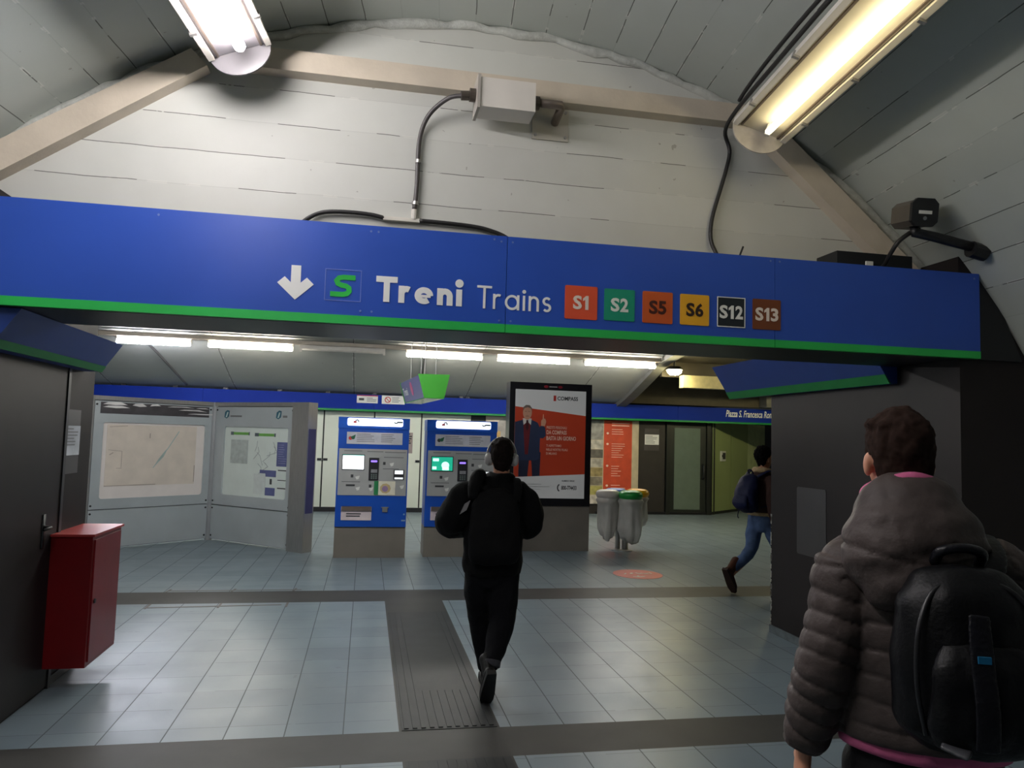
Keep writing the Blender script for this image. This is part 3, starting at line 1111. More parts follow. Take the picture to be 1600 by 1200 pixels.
M_CREAM = mat("pale green white wall panel", (222, 228, 214), 0.4, var=0.04, scale=1.5)
M_JOINT = mat("dark joint", (52, 56, 54), 0.6)
struct(B().box(-8.0, 2.62, YF, YF + 0.2, 0, 2.6).make("wall_back", M_JOINT), "back wall of the ticket hall")
Ff = front(YF)
j = [-6.155, -5.11, -4.06, -3.015, -1.97, -0.92, 0.165, 1.205, 2.33]
for i in range(len(j) - 1):
    p = struct(B().fbox(Ff, j[i] + 0.016, j[i + 1] - 0.016, 0.10, 2.19, 0.0, 0.03).make("wall_panel", M_CREAM))
    p.name = "wall_panel"
    if i in (4, 5, 6):
        lt = B().fbox(Ff, j[i + 1] - 0.11, j[i + 1] - 0.02, 1.10, 1.15, 0.03, 0.05).make("latch", M_BLACK, p)
        lt = B().fbox(Ff, j[i] + 0.02, j[i] + 0.11, 1.10, 1.15, 0.03, 0.05).make("latch", M_BLACK, p)
struct(B().fbox(Ff, -8.0, 2.62, 0.0, 0.10, 0.0, 0.05).make("baseboard_back", M_DARKSTEEL))
# dark wall part and door on the right
struct(B().box(2.62, 7.0, YF, YF + 0.2, 0, 2.6).make("wall_back_dark", mat("dark brown cladding", (46, 42, 40), 0.45)), "dark clad wall between the exhibition board and the glazed door")
struct(B().box(7.0, 8.32, YF + 0.06, YF + 0.2, 0, 2.6).make("wall_door_bay", mat("dark green cladding", (34, 38, 34), 0.45)))
d = struct(B().fbox(Ff, 7.13, 8.05, 0.04, 2.19, -0.05, 0.0).make("door_2", mat("dark green steel door", (38, 42, 38), 0.4)), "dark framed glazed door in the far wall")
B().fbox(Ff, 7.24, 7.90, 0.12, 2.06, 0.0, 0.012).make("glass_pane", mat("frosted grey green glass", (104, 118, 106), 0.25, var=0.05), d)
B().tube([Ff.p(7.98, 0.85, 0.01), Ff.p(7.98, 0.87, 0.06), Ff.p(7.98, 1.18, 0.06), Ff.p(7.98, 1.20, 0.01)], 0.02, 8).make("door_handle", M_BLACK, d, True)
fr = B()
for a0, a1, b0, b1 in ((7.03, 7.12, 0, 2.26), (8.06, 8.16, 0, 2.26), (7.12, 8.06, 2.20, 2.26)):
    fr.fbox(Ff, a0, a1, b0, b1, -0.06, 0.05)
fr.make("door_frame", mat("black green frame", (30, 33, 30), 0.4), d)
struct(B().fbox(Ff, 5.3, 8.2, 0.0, 0.06, -0.02, 0.03).make("baseboard_dark", M_BLACK))
# angled green panels
Fg = Frame((8.22, 16.95, 0), (0.78, 0.62, 0))
M_GRN = mat("olive green wall panel", (158, 172, 120), 0.45, var=0.05, scale=1.5)
struct(B().fbox(Fg, 0.0, 4.5, 0, 2.6, -0.1, 0.0).make("wall_angled", M_JOINT))
for a0, a1, m_ in ((0.03, 1.03, M_GRN), (1.06, 2.05, M_GRN), (2.08, 3.2, mat("pale green panel", (190, 202, 152), 0.45))):
    struct(B().fbox(Fg, a0, a1, 0.07, 2.24, 0.0, 0.03).make("wall_panel_green", m_))
n = thing("wall_intercom", "small white wall box with a dark square on the olive green panel", "intercom", Fg.p(0.6, 1.4, 0.04))
at(n, B().fbox(Fg, 0.42, 0.68, 1.28, 1.53, 0.03, 0.06).make("plate", M_PAPER))
at(n, B().fbox(Fg, 0.50, 0.65, 1.33, 1.49, 0.06, 0.065).fbox(Fg, 0.46, 0.51, 1.38, 1.44, 0.06, 0.065).make("keypad", M_TEXT))

# blue fascia along the far wall
FY = 16.62
Fb = front(FY)
fa = thing("fascia_sign", "long blue fascia board with green edge and white place name on the far wall", "sign", (1, FY, 2.2))
for a0, a1 in ((-8.0, -3.4), (-3.395, 0.14), (0.145, 3.6), (3.605, 7.2), (7.205, 11.5)):
    at(fa, B().fbox(Fb, a0, a1, 2.235, 2.56, -0.1, 0.0).make("panel", M_BLUED))
    at(fa, B().fbox(Fb, a0, a1, 2.195, 2.237, -0.1, 0.004).make("stripe", mat("green fascia stripe", (20, 140, 66), 0.45)))
at(fa, B().text(Fb, "Piazza S. Francesca Romana", 8.42, 2.355, h=0.165, w=1.40, n0=0.001, bold=0.02, shear=0.25).make("text", M_WHITE))
for x in (-5.0, -4.0, -3.0, -1.9, -0.9, 0.1, 2.0, 2.15):
    at(fa, B().box(x, x + 0.09, 16.64, 16.70, 2.555, 2.60).make("bracket", M_DARKSTEEL))
n = thing("notice", "white notice with red heading on the blue fascia, the first of two", "notice", (0, FY - .005, 2.38))
at(n, B().fbox(Fb, -0.235, 0.215, 2.375, 2.545, 0.0, 0.006).make("sheet", M_PAPER))
at(n, B().fbox(Fb, -0.235, 0.215, 2.525, 2.545, 0.006, 0.008).make("heading", mat("crimson", (180, 40, 60), 0.5)))
at(n, B().lines(Fb, -0.02, 0.20, 2.40, 2.50, 3, 0.006).make("text_lines", M_GREYTEXT))
at(n, B().fbox(Fb, -0.19, -0.08, 2.43, 2.48, 0.006, 0.008).make("symbol", M_TEXT))
n = thing("notice", "white notice with a red ring symbol on the blue fascia", "notice", (0.5, FY - .005, 2.38))
at(n, B().fbox(Fb, 0.30, 0.80, 2.37, 2.555, 0.0, 0.006).make("sheet", M_PAPER))
at(n, B().ribbon(Fb, arc(0.43, 2.462, 0.058, 0.058, 0, 360, 24)[:-1], 0.018, 0.006, 0.008, True).ribbon(Fb, [(0.39, 2.50), (0.47, 2.42)], 0.016, 0.006, 0.008).make("symbol", mat("sign red", (196, 40, 50), 0.5)))
at(n, B().lines(Fb, 0.52, 0.78, 2.40, 2.53, 4, 0.006, seed=4).make("text_lines", M_GREYTEXT))
tag(B().tube([(-4.05, 13.95, 3.36), (-3.9, 14.6, 3.16), (-3.78, 15.5, 2.88), (-3.7, 16.5, 2.62)], 0.022, 6, 4).make("cable", mat("grey cable", (86, 84, 82), 0.6), None, True),
    "grey cable crossing the far vault below the brightest tube", "cable")
tag(B().tube([(1.03, 13.95, 3.36), (1.07, 15.4, 2.91), (1.10, 16.5, 2.62)], 0.02, 6, 4).make("cable", mat("grey cable", (86, 84, 82)), None, True),
    "dark grey cable on the far vault behind the hanging green sign", "cable")

# far row of batten lamps on a tray
b = B()
b.box(-6.0, 5.66, 13.98, 14.10, 3.285, 3.325)
b.box(-6.0, 5.66, 13.88, 13.90, 3.28, 3.345)
tag(b.make("cable_tray", mat("cream cable tray", (176, 164, 148), 0.5)), "cream cable tray carrying the row of far tube lamps", "cable tray")
LABS = ["brightest tube lamp in the ticket hall, nearest the door side", "second lit tube lamp of the ticket hall, before the dead tube", "unlit tube lamp in the ticket hall row",
        "lit tube lamp behind the cords of the hanging green sign", "lit tube lamp above the orange advertising screen", "lit tube lamp beside the vault rib, last of the row"]
for i, (x0, x1) in enumerate(((-4.30, -3.12), (-2.80, -1.38), (-1.23, 0.26), (0.683, 2.08), (2.40, 3.79), (4.124, 5.55))):
    n = thing("batten_lamp", LABS[i], "lamp", ((x0 + x1) / 2, 14.0, 3.27), 0, "tube lamps of the ticket hall")
    at(n, B().box(x0 - 0.02, x1 + 0.02, 13.96, 14.06, 3.205, 3.284).make("batten", M_FIXT))
    for xh_ in (x0, x1):
        at(n, B().box(xh_ - 0.02, xh_ + 0.02, 13.95, 13.99, 3.16, 3.24).make("lamp_holder", M_FIXT))
    if i == 2:
        at(n, B().tube([(x0, 13.97, 3.20), (x1, 13.97, 3.20)], 0.019, 10).make("tube", mat("dead tube", (206, 200, 190), 0.3), None, True))
    else:
        m_ = glow("far tube cold", (240, 242, 255), TUBE_FAR * 1.6) if i == 0 else glow("far tube warm", (255, 250, 240), TUBE_FAR)
        at(n, B().tube([(x0, 13.97, 3.195), (x1, 13.97, 3.195)], 0.040, 12).make("tube", m_, None, True))
# second row of the same lamps on the near side of the ticket hall
for i, x0 in enumerate((-4.2, -2.3, -0.4)):
    x1 = x0 + 1.45
    n = thing("batten_lamp", "tube lamp of the near row in the ticket hall, hidden above the portal beam", "lamp", ((x0 + x1) / 2, 7.6, 3.45), 0, "near row of tube lamps behind the portal beam")
    at(n, B().box(x0 - 0.02, x1 + 0.02, 7.58, 7.68, 3.435, 3.51).make("batten", M_FIXT))
    at(n, B().tube([(x0, 7.63, 3.39), (x1, 7.63, 3.39)], 0.040, 12).make("tube", glow("near row tube", (252, 253, 250), TUBE_NEAR_ROW), None, True))
n = thing("batten_lamp", "tube lamp round the corner by the olive panels, hidden above the pier", "lamp", (8.9, 13.0, 3.3))
at(n, B().box(8.2, 9.7, 12.95, 13.05, 3.29, 3.36).make("batten", M_FIXT))
at(n, B().tube([(8.25, 13.0, 3.25), (9.65, 13.0, 3.25)], 0.035, 12).make("tube", glow("yellowish tube", (255, 244, 190), 120.0), None, True))
# bulkhead lamp
n = thing("bulkhead_lamp", "round yellowish bulkhead lamp under the dark ceiling at the far side", "lamp", (5.98, 14.0, 3.2))
at(n, B().tube([(5.98, 14.0, 3.36), (5.98, 14.0, 3.19)], 0.02, 8).make("stem", M_DARKSTEEL))
at(n, B().lathe((5.98, 14.0, 3.13), [(0.0, 0.09), (0.12, 0.085), (0.17, 0.04), (0.17, 0.02)], 20).make("base", M_DARKSTEEL))
at(n, B().lathe((5.98, 14.0, 3.10), [(0.0, -0.06), (0.09, -0.045), (0.14, 0.0), (0.15, 0.045), (0.0, 0.05)], 20).make("globe", glow("bulkhead glass", (255, 240, 176), BULKHEAD), None, True))

# hanging sign: wedge box with green ends
n = thing("hanging_sign", "wedge-shaped hanging sign with green end and pink roundel over the ticket machines", "sign", (0.7, 9.3, 2.13))
y0, y1 = 9.05, 10.75
F9 = Frame((0, 0, 0), (1, 0, 0))
at(n, B().poly(F9, [(0.648, 2.165), (0.875, 2.160), (0.935, 2.437), (0.569, 2.431)], -y1, -y0).make("body", mat("violet blue sign face", (86, 84, 150), 0.4, var=0.05)))
at(n, B().poly(F9, [(0.640, 2.155), (0.883, 2.150), (0.945, 2.447), (0.559, 2.441)], -y0, -y0 + 0.02).make("end_cap", M_LIME))
at(n, B().poly(F9, [(0.640, 2.155), (0.883, 2.150), (0.945, 2.447), (0.559, 2.441)], -y1 - 0.02, -y1).make("end_cap", M_LIME))
at(n, B().box(0.650, 0.873, y0, y1, 2.150, 2.163).make("bottom_panel", mat("green grey glass", (110, 170, 120), 0.2)))
Fh = Frame((0.6085, y1, 2.298), (0, -1, 0), (-0.079, 0, 0.266))
at(n, B().disc(Fh, 0.88, 0.01, 0.09, 0.09, 0.0, 0.004).make("roundel", mat("magenta roundel", (200, 70, 130), 0.5)))
at(n, B().text(Fh, "Treni", 0.30, 0.0, h=0.11, w=0.42, n0=0.002, align='c', bold=0.02).make("text", M_WHITE))
for x, y in ((0.68, 9.3), (0.82, 9.3), (0.68, 10.5), (0.82, 10.5)):
    at(n, B().tube([(x, y, 2.43), (x, y, 3.62)], 0.006, 6).make("hanging_cord", M_STEEL))
n.rotation_euler.z = 0.085


# ------------------------------------------------------------------ ticket machines
def machine(x0, x1, Y, label, bright, flyer):
    W = x1 - x0
    F = Frame((x0, Y, 0), (1, 0, 0))
    t = thing("ticket_machine", label, "ticket machine", ((x0 + x1) / 2, Y + 0.25, 0), 0, "ticket machines in the hall")
    k = W / 0.965

    def U(a):
        return a * k

    def add(bb, name, m, parent=None, **kw):
        o = bb.make(name, m, None, **kw)
        return at(t, o)
    add(B().fbox(F, 0.0, W, 0.0, 0.425, -0.50, -0.02), "plinth", M_TAUPE)
    add(B().fbox(F, 0.0, W, 0.425, 1.925, -0.50, 0.0), "body", M_BLUEM, bevel=0.008)
    add(B().fbox(F, -0.005, W + 0.005, 1.775, 1.93, -0.50, 0.012), "top_hood", mat("ticket machine hood blue", (22, 88, 196), 0.35))
    add(B().rrect(F, U(0.115), U(0.875), 1.812, 1.918, 0.025, 0.012, 0.02), "header_lightbox", glow("lightbox white", (240, 244, 255), 1.6))
    o = B().poly(F, [(U(.19), 1.85), (U(.24), 1.85), (U(.235), 1.88), (U(.20), 1.875)], 0.02, 0.022)
    add(o, "logo_red", mat("logo red", (200, 50, 50), 0.5))
    o = B().ribbon(F, [(U(.22), 1.885), (U(.25), 1.895), (U(.265), 1.88), (U(.262), 1.86)], 0.014, 0.02, 0.023)
    o.ribbon(F, [(U(.75), 1.875), (U(.77), 1.86), (U(.80), 1.865)], 0.016, 0.02, 0.022)
    o.fbox(F, U(.79), U(.87), 1.865, 1.885, 0.02, 0.022)
    add(o, "logo_dark", mat("dark teal print", (40, 70, 66), 0.5))
    info = add(B().fbox(F, U(0.115), U(0.875), 1.560, 1.725, 0.0, 0.006), "instruction_sheet", mat("lilac white sheet", (206, 204, 214), 0.45))
    o = B().lines(F, U(.25), U(.55), 1.585, 1.71, 5, 0.006, 0.3, 3).lines(F, U(.58), U(.86), 1.585, 1.71, 5, 0.006, 0.3, 4)
    add(o, "instruction_text", M_GREYTEXT)
    add(B().disc(F, U(.165), 1.64, 0.026, 0.026, 0.006, 0.008, 16), "symbol_red", mat("logo red", (200, 50, 50)) if flyer else M_TEXT)
    add(B().poly(F, [(U(.16), 1.655), (U(.235), 1.69), (U(.22), 1.63), (U(.195), 1.62)], 0.008, 0.01), "symbol_green", mat("dark green print", (30, 100, 70), 0.5))
    add(B().fbox(F, U(0.02), U(0.95), 0.855, 1.495, 0.0, 0.008), "control_panel", M_GREYP)
    o = B()
    for a0, a1, z in ((.09, .33, 1.465), (.40, .62, 1.46), (.64, .93, 1.455), (.63, .90, 1.385), (.62, .84, 1.225), (.07, .32, 1.04)):
        o.fbox(F, U(a0), U(a1), z - 0.006, z + 0.006, 0.008, 0.0095)
    add(o, "panel_captions", M_GREYTEXT)
    add(B().fbox(F, U(.065), U(.37), 1.20, 1.415, 0.004, 0.011), "screen_bezel", M_DARKSTEEL)
    if bright:
        add(B().fbox(F, U(.075), U(.36), 1.213, 1.400, 0.008, 0.014), "screen", glow("screen white", (246, 250, 255), 2.2))
        add(B().fbox(F, U(.075), U(.36), 1.400, 1.408, 0.008, 0.014), "screen_header", glow("screen teal", (40, 170, 150), 0.8))
    else:
        add(B().fbox(F, U(.075), U(.36), 1.213, 1.405, 0.008, 0.014), "screen", glow("screen green", (30, 160, 128), 1.0))
        add(B().disc(F, U(.26), 1.29, 0.055, 0.05, 0.014, 0.016, 18).fbox(F, U(.09), U(.17), 1.345, 1.385, 0.014, 0.016).fbox(F, U(.22), U(.31), 1.22, 1.26, 0.014, 0.016)
            .fbox(F, U(.085), U(.14), 1.23, 1.27, 0.014, 0.016), "screen_picture", glow("screen mint", (190, 255, 225), 1.4))
    add(B().fbox(F, U(.43), U(.565), 1.065, 1.375, 0.006, 0.022), "card_terminal", mat("terminal black", (44, 42, 48), 0.35))
    add(B().rrect(F, U(.455), U(.54), 1.315, 1.34, 0.008, 0.022, 0.024), "terminal_light", glow("terminal violet", (140, 110, 250), 1.6))
    add(B().fbox(F, U(.46), U(.545), 1.17, 1.215, 0.022, 0.026), "terminal_display", mat("grey display", (150, 150, 154), 0.3))
    o = B()
    for r in range(3):
        for q in range(3):
            o.fbox(F, U(.462 + q * .03), U(.482 + q * .03), 1.085 + r * .025, 1.102 + r * .025, 0.022, 0.027)
    add(o, "terminal_keypad", mat("keypad grey green", (110, 124, 120), 0.4))
    add(B().fbox(F, U(.77), U(.915), 1.075, 1.215, 0.006, 0.016), "receipt_slot", mat("slot dark", (50, 50, 54), 0.4))
    add(B().fbox(F, U(.785), U(.90), 1.155, 1.207, 0.016, 0.02).fbox(F, U(.785), U(.90), 1.085, 1.11, 0.016, 0.02), "slot_light", glow("slot white", (235, 238, 240), 0.9))
    o = B()
    for a, z in ((.62, 1.30), (.19, 1.12), (.44, 0.985)):
        o.fbox(F, U(a), U(a + .035), z - .02, z + .02, 0.008, 0.012)
    o.fbox(F, U(.13), U(.25), 0.98, 1.005, 0.008, 0.012)
    add(o, "coin_slots", M_TEXT)
    o = B()
    for a, z in ((.71, 1.30), (.25, 1.11), (.26, 0.96), (.44, 0.955), (.86, 0.99)):
        o.poly(F, [(U(a), z), (U(a + .06), z + .015), (U(a + .05), z - .03), (U(a + .02), z - .04)], 0.008, 0.011)
    add(o, "pointer_marks", M_PAPER)
    if flyer:
        fl = add(B().fbox(F, U(.52), U(.80), 0.865, 1.055, 0.009, 0.013), "flyer", mat("cream flyer", (232, 226, 208), 0.5))
        add(B().fbox(F, U(.51), U(.57), 0.865, 1.055, 0.012, 0.015), "flyer_edge", mat("flyer green", (40, 130, 80), 0.5))
        add(B().disc(F, U(.665), 0.955, 0.075, 0.07, 0.013, 0.015, 9), "flyer_picture_outer", mat("ochre picture", (206, 184, 136), 0.5))
        add(B().disc(F, U(.66), 0.950, 0.042, 0.042, 0.015, 0.017, 14), "flyer_picture_inner", mat("mauve picture", (160, 132, 170), 0.5))
    o = B().fbox(F, U(.08), U(.49), 0.515, 0.70, 0.0, 0.012)
    add(o, "ticket_tray", mat("tray white", (222, 206, 210), 0.45))
    o = B().fbox(F, U(.085), U(.485), 0.645, 0.705, 0.008, 0.03)
    add(o, "tray_flap", mat("tray bronze", (128, 112, 104), 0.35, metal=0.4), bevel=0.004)
    add(B().lines(F, U(.15), U(.42), 0.555, 0.62, 2, 0.012, 0.5, 9), "tray_text", M_TEXT)
    add(B().fbox(F, U(.635), U(.705), 0.63, 0.685, 0.0, 0.014).fbox(F, U(.62), U(.72), 0.685, 0.70, 0.0, 0.01), "lock", M_STEEL)
    add(B().fbox(F, U(.90), U(.955), 0.505, 0.525, 0.0, 0.003).disc(F, U(.935), 0.60, 0.012, 0.012, 0.0, 0.003, 10), "serial_plate", mat("pale plate", (150, 170, 200), 0.4))
    return t


machine(-0.378, 0.590, 10.62, "blue and grey ticket machine with blank white screen and a cream flyer stuck on it", True, True)
machine(0.848, 1.850, 10.68, "blue and grey ticket machine with a green screen, half hidden by the person in black", False, False)
n = thing("notice", "narrow strip poster on the wall panel between the two ticket machines", "poster", (0.95, YF - .03, 1.7))
at(n, B().fbox(Ff, 0.88, 1.02, 1.30, 1.76, 0.03, 0.036).make("sheet", mat("mauve grey sheet", (150, 138, 136), 0.5)))
at(n, B().lines(Ff, 0.89, 1.01, 1.50, 1.75, 5, 0.036, 0.6).make("text_lines", M_TEXT))
n = thing("notice", "white leaflet with red corner on the pale panel beside the information board", "notice", (-1.3, YF - .03, 1.5))
at(n, B().fbox(Ff, -1.33, -1.16, 1.22, 1.78, 0.03, 0.036).make("sheet", M_PAPER))
at(n, B().fbox(Ff, -1.33, -1.24, 1.55, 1.68, 0.036, 0.038).make("picture", mat("sign red", (196, 40, 50))))

# ------------------------------------------------------------------ advertising screen
FA = Frame((2.13, 11.22, 0), (1, 0.0, 0))
W = 1.30
ad = thing("advertising_display", "black framed advertising display with an orange poster on a grey plinth", "advertising display", (2.78, 11.4, 0))


def A(bb, name, m, **kw):
    return at(ad, bb.make(name, m, None, **kw))


A(B().fbox(FA, 0.005, W, 0.0, 0.69, -0.30, -0.02), "plinth", M_TAUPE)
A(B().fbox(FA, 0.0, W, 0.685, 2.565, -0.30, 0.0), "case", mat("black display case", (24, 23, 28), 0.3), bevel=0.012)
M_POST = glow("poster backlit white", (192, 192, 192), 0.16)
M_POSTR = glow("poster backlit red", (176, 62, 38), 0.10)
A(B().fbox(FA, 0.085, 1.205, 0.80, 2.455, 0.0, 0.004), "poster", M_POST)
A(B().poly(FA, [(0.085, 1.115), (1.205, 1.175), (1.205, 2.075), (0.085, 2.190)], 0.004, 0.006), "poster_field", M_POSTR)
M_NAVY = mat("suit navy", (46, 58, 92), 0.6)
A(B().poly(FA, [(0.16, 1.122), (0.30, 1.128), (0.325, 1.42), (0.352, 1.42), (0.375, 1.13), (0.49, 1.137), (0.50, 1.50), (0.16, 1.50)], 0.006, 0.0075), "printed_trousers", mat("trouser navy", (36, 44, 72), 0.6))
A(B().poly(FA, [(0.087, 1.95), (0.20, 1.985), (0.36, 1.985), (0.44, 1.95), (0.475, 1.88), (0.50, 1.92), (0.56, 1.88), (0.575, 1.75), (0.53, 1.71), (0.485, 1.715), (0.48, 1.40), (0.42, 1.37), (0.15, 1.37), (0.087, 1.45)], 0.007, 0.009), "printed_jacket", M_NAVY)
A(B().poly(FA, [(0.215, 1.985), (0.345, 1.985), (0.33, 1.90), (0.30, 1.46), (0.25, 1.46), (0.22, 1.90)], 0.009, 0.0105), "printed_waistcoat", mat("burgundy knit", (120, 30, 40), 0.6))
A(B().poly(FA, [(0.205, 2.01), (0.345, 2.01), (0.335, 1.91), (0.29, 1.955), (0.275, 1.955), (0.22, 1.91)], 0.0105, 0.012), "printed_collar", M_PAPER)
A(B().poly(FA, [(0.262, 1.985), (0.292, 1.985), (0.300, 1.86), (0.277, 1.82), (0.255, 1.86)], 0.012, 0.0135), "printed_tie", mat("tie dark", (70, 22, 34), 0.6))
A(B().disc(FA, 0.275, 2.095, 0.070, 0.105, 0.012, 0.0135), "printed_face", mat("printed skin", (214, 160, 132), 0.6))
A(B().poly(FA, [(0.205, 2.12), (0.21, 2.18), (0.25, 2.215), (0.31, 2.212), (0.345, 2.17), (0.345, 2.12), (0.325, 2.165), (0.28, 2.18), (0.23, 2.165)], 0.0135, 0.015), "printed_hair", mat("printed grey hair", (128, 112, 104), 0.6))
A(B().fbox(FA, 0.235, 0.265, 2.112, 2.118, 0.0135, 0.015).fbox(FA, 0.285, 0.315, 2.112, 2.118, 0.0135, 0.015).fbox(FA, 0.25, 0.30, 2.042, 2.048, 0.0135, 0.015), "printed_features", mat("printed brown", (120, 70, 60), 0.6))
A(B().poly(FA, [(0.495, 1.90), (0.555, 1.90), (0.575, 1.97), (0.560, 2.01), (0.538, 2.015), (0.534, 2.08), (0.522, 2.08), (0.518, 2.01), (0.495, 1.98)], 0.009, 0.011), "printed_hand", mat("printed skin", (214, 160, 132)))
M_PW = mat("poster lettering", (240, 214, 200), 0.5)
b = B()
b.text(FA, "PRESTITI PERSONALI", 0.585, 1.860, h=0.042, w=0.32, n0=0.006, bold=0.01)
b.text(FA, "DA COMPASS", 0.585, 1.775, h=0.065, w=0.32, n0=0.006, bold=0.03)
b.text(FA, "BASTA UN GIORNO", 0.585, 1.685, h=0.065, w=0.47, n0=0.006, bold=0.03)
b.text(FA, "TI ASPETTIAMO", 0.585, 1.585, h=0.036, w=0.24, n0=0.006, bold=0.015)
b.text(FA, "NELLE NOSTRE FILIALI", 0.585, 1.525, h=0.036, w=0.34, n0=0.006, bold=0.015)
b.text(FA, "DI MILANO", 0.585, 1.465, h=0.036, w=0.17, n0=0.006, bold=0.015)
A(b, "poster_text", M_PW)
A(B().text(FA, "COMPASS", 0.745, 2.303, h=0.062, w=0.33, n0=0.004, bold=0.03), "brand_text", M_TEXT)
A(B().fbox(FA, 0.685, 0.725, 2.29, 2.375, 0.004, 0.006), "brand_mark", mat("brand red", (190, 50, 44), 0.5))
A(B().text(FA, "NUMERO VERDE", 0.845, 1.055, h=0.026, w=0.20, n0=0.004, bold=0.02).text(FA, "800-774433", 0.84, 0.93, h=0.065, w=0.24, n0=0.004, bold=0.03)
  .ribbon(FA, arc(0.815, 0.962, 0.035, 0.05, 100, 260, 10), 0.018, 0.004, 0.006), "phone_text", M_TEXT)
A(B().lines(FA, 0.30, 0.66, 0.92, 1.03, 3, 0.004, 0.25, 8), "small_print", mat("faint print", (176, 176, 176), 0.6))
A(B().disc(FA, 0.565, 2.508, 0.035, 0.022, 0.0, 0.003, 16).disc(FA, 0.79, 2.508, 0.035, 0.02, 0.0, 0.003, 16), "maker_mark", mat("dark red mark", (150, 34, 50), 0.4))
A(B().fbox(FA, 0.615, 0.74, 2.500, 2.516, 0.0, 0.003), "maker_text", M_GREYP)

# ------------------------------------------------------------------ exhibition boards on the far wall
ex = thing("exhibition_board", "orange text board with a column of old photographs behind the waste bins", "notice board", (5.5, YF - .03, 1.4))


def X(bb, name, m, **kw):
    return at(ex, bb.make(name, m, None, **kw))


X(B().fbox(Ff, 3.9, 6.33, 0.28, 2.19, 0.004, 0.03), "backing", mat("sand board", (196, 182, 152), 0.5))
X(B().fbox(Ff, 5.47, 6.16, 0.30, 2.18, 0.03, 0.036), "text_field", mat("brick orange", (196, 74, 44), 0.5))
b = B()
b.lines(Ff, 5.66, 6.10, 2.04, 2.14, 2, 0.036, 0.35, 2)
b.lines(Ff, 5.66, 5.98, 1.84, 2.0, 3, 0.036, 0.2, 5)
b.lines(Ff, 5.66, 6.02, 1.30, 1.66, 7, 0.036, 0.18, 6)
b.lines(Ff, 5.66, 5.95, 0.86, 1.14, 5, 0.036, 0.18, 7)
b.lines(Ff, 5.66, 6.02, 0.45, 0.70, 4, 0.036, 0.18, 8)
for z in (1.88, 1.63, 1.12, 0.66):
    b.disc(Ff, 5.56, z, 0.03, 0.026, 0.036, 0.038, 10)
X(b, "text_lines", mat("pale print", (238, 206, 190), 0.5))
cols = [(150, 148, 140), (190, 184, 170), (96, 92, 84), (170, 164, 150), (150, 134, 90), (128, 120, 104), (168, 160, 92), (205, 196, 184)]
zt = 2.18
for i, c in enumerate(cols):
    hgt = 0.46 if i == 0 else 0.20
    X(B().fbox(Ff, 4.95, 5.45, zt - hgt, zt, 0.03, 0.035), "photograph", mat("old photo %d" % i, c, 0.5, var=0.35, scale=9))
    zt -= hgt + 0.012
ex2 = thing("exhibition_board", "cream picture board half hidden behind the advertising display", "notice board", (3.0, YF - .03, 1.6))
at(ex2, B().fbox(Ff, 2.66, 3.6, 0.3, 2.19, 0.004, 0.03).make("backing", mat("cream board", (218, 206, 188), 0.5)))
at(ex2, B().disc(Ff, 3.12, 1.93, 0.22, 0.22, 0.03, 0.034).make("photograph", mat("grey round photo", (170, 166, 160), 0.5, var=0.2)))
at(ex2, B().fbox(Ff, 2.70, 3.0, 1.45, 1.85, 0.03, 0.035).make("photograph", mat("ochre photo", (196, 160, 96), 0.5, var=0.3, scale=9)))
at(ex2, B().fbox(Ff, 3.05, 3.4, 1.2, 1.62, 0.03, 0.035).make("photograph", mat("brown photo", (150, 124, 90), 0.5, var=0.3, scale=9)))
n = thing("notice", "white notice in a grey holder on the dark wall beside the glazed door", "notice", (6.65, YF - .02, 1.75))
at(n, B().fbox(Ff, 6.48, 6.85, 1.50, 2.02, 0.0, 0.012).make("holder", mat("grey holder", (70, 66, 66), 0.5)))
at(n, B().fbox(Ff, 6.49, 6.84, 1.64, 1.88, 0.012, 0.018).make("sheet", M_PAPER))
at(n, B().lines(Ff, 6.51, 6.82, 1.66, 1.86, 6, 0.018, 0.35).make("text_lines", M_GREYTEXT))

# ------------------------------------------------------------------ information board (two wings meeting at a post)
JN = V((-2.35, 12.45, 0))
LW = V((-3.76, 11.19, 0))
PW_ = V((-0.90, 11.20, 0))
ib = thing("information_board", "grey metal information board with two wings, a faded map and railway leaflets", "information board", (-2.35, 12.2, 0))


def I(bb, name, m, **kw):
    return at(ib, bb.make(name, m, None, **kw))


FLW = Frame(LW, JN - LW)
FRW = Frame(JN, PW_ - JN)
M_FRA = mat("grey powder coat frame", (160, 162, 166), 0.4, metal=0.3, var=0.05)
I(B().tube([(-2.345, 12.43, 0), (-2.345, 12.43, 2.13)], 0.055, 18), "corner_post", M_FRA)
I(B().fbox(FLW, 0.0, 1.85, 2.07, 2.13, -0.06, 0.05), "top_rail", M_STEEL)
I(B().fbox(FRW, 0.05, 1.76, 2.07, 2.13, -0.06, 0.05), "top_rail", M_STEEL)
I(B().fbox(FRW, 1.76, 2.08, 0.0, 2.13, -0.11, 0.07), "end_post", M_STEEL, bevel=0.02)
I(B().fbox(FLW, -0.12, 0.06, 0.0, 2.13, -0.06, 0.05), "end_post", M_STEEL, bevel=0.02)
I(B().fbox(FLW, 0.06, 1.84, 0.02, 2.07, -0.05, 0.0), "back_panel", mat("board back", (110, 112, 116), 0.5))
I(B().fbox(FRW, 0.05, 1.76, 0.02, 2.07, -0.05, 0.0), "back_panel", mat("board back", (110, 112, 116)))
# lower panels
I(B().fbox(FLW, 0.075, 1.835, 0.03, 0.548, 0.0, 0.03), "lower_panel", M_ALU, bevel=0.004)
I(B().fbox(FRW, 0.075, 1.755, 0.03, 0.540, 0.0, 0.03), "lower_panel", M_ALU, bevel=0.004)


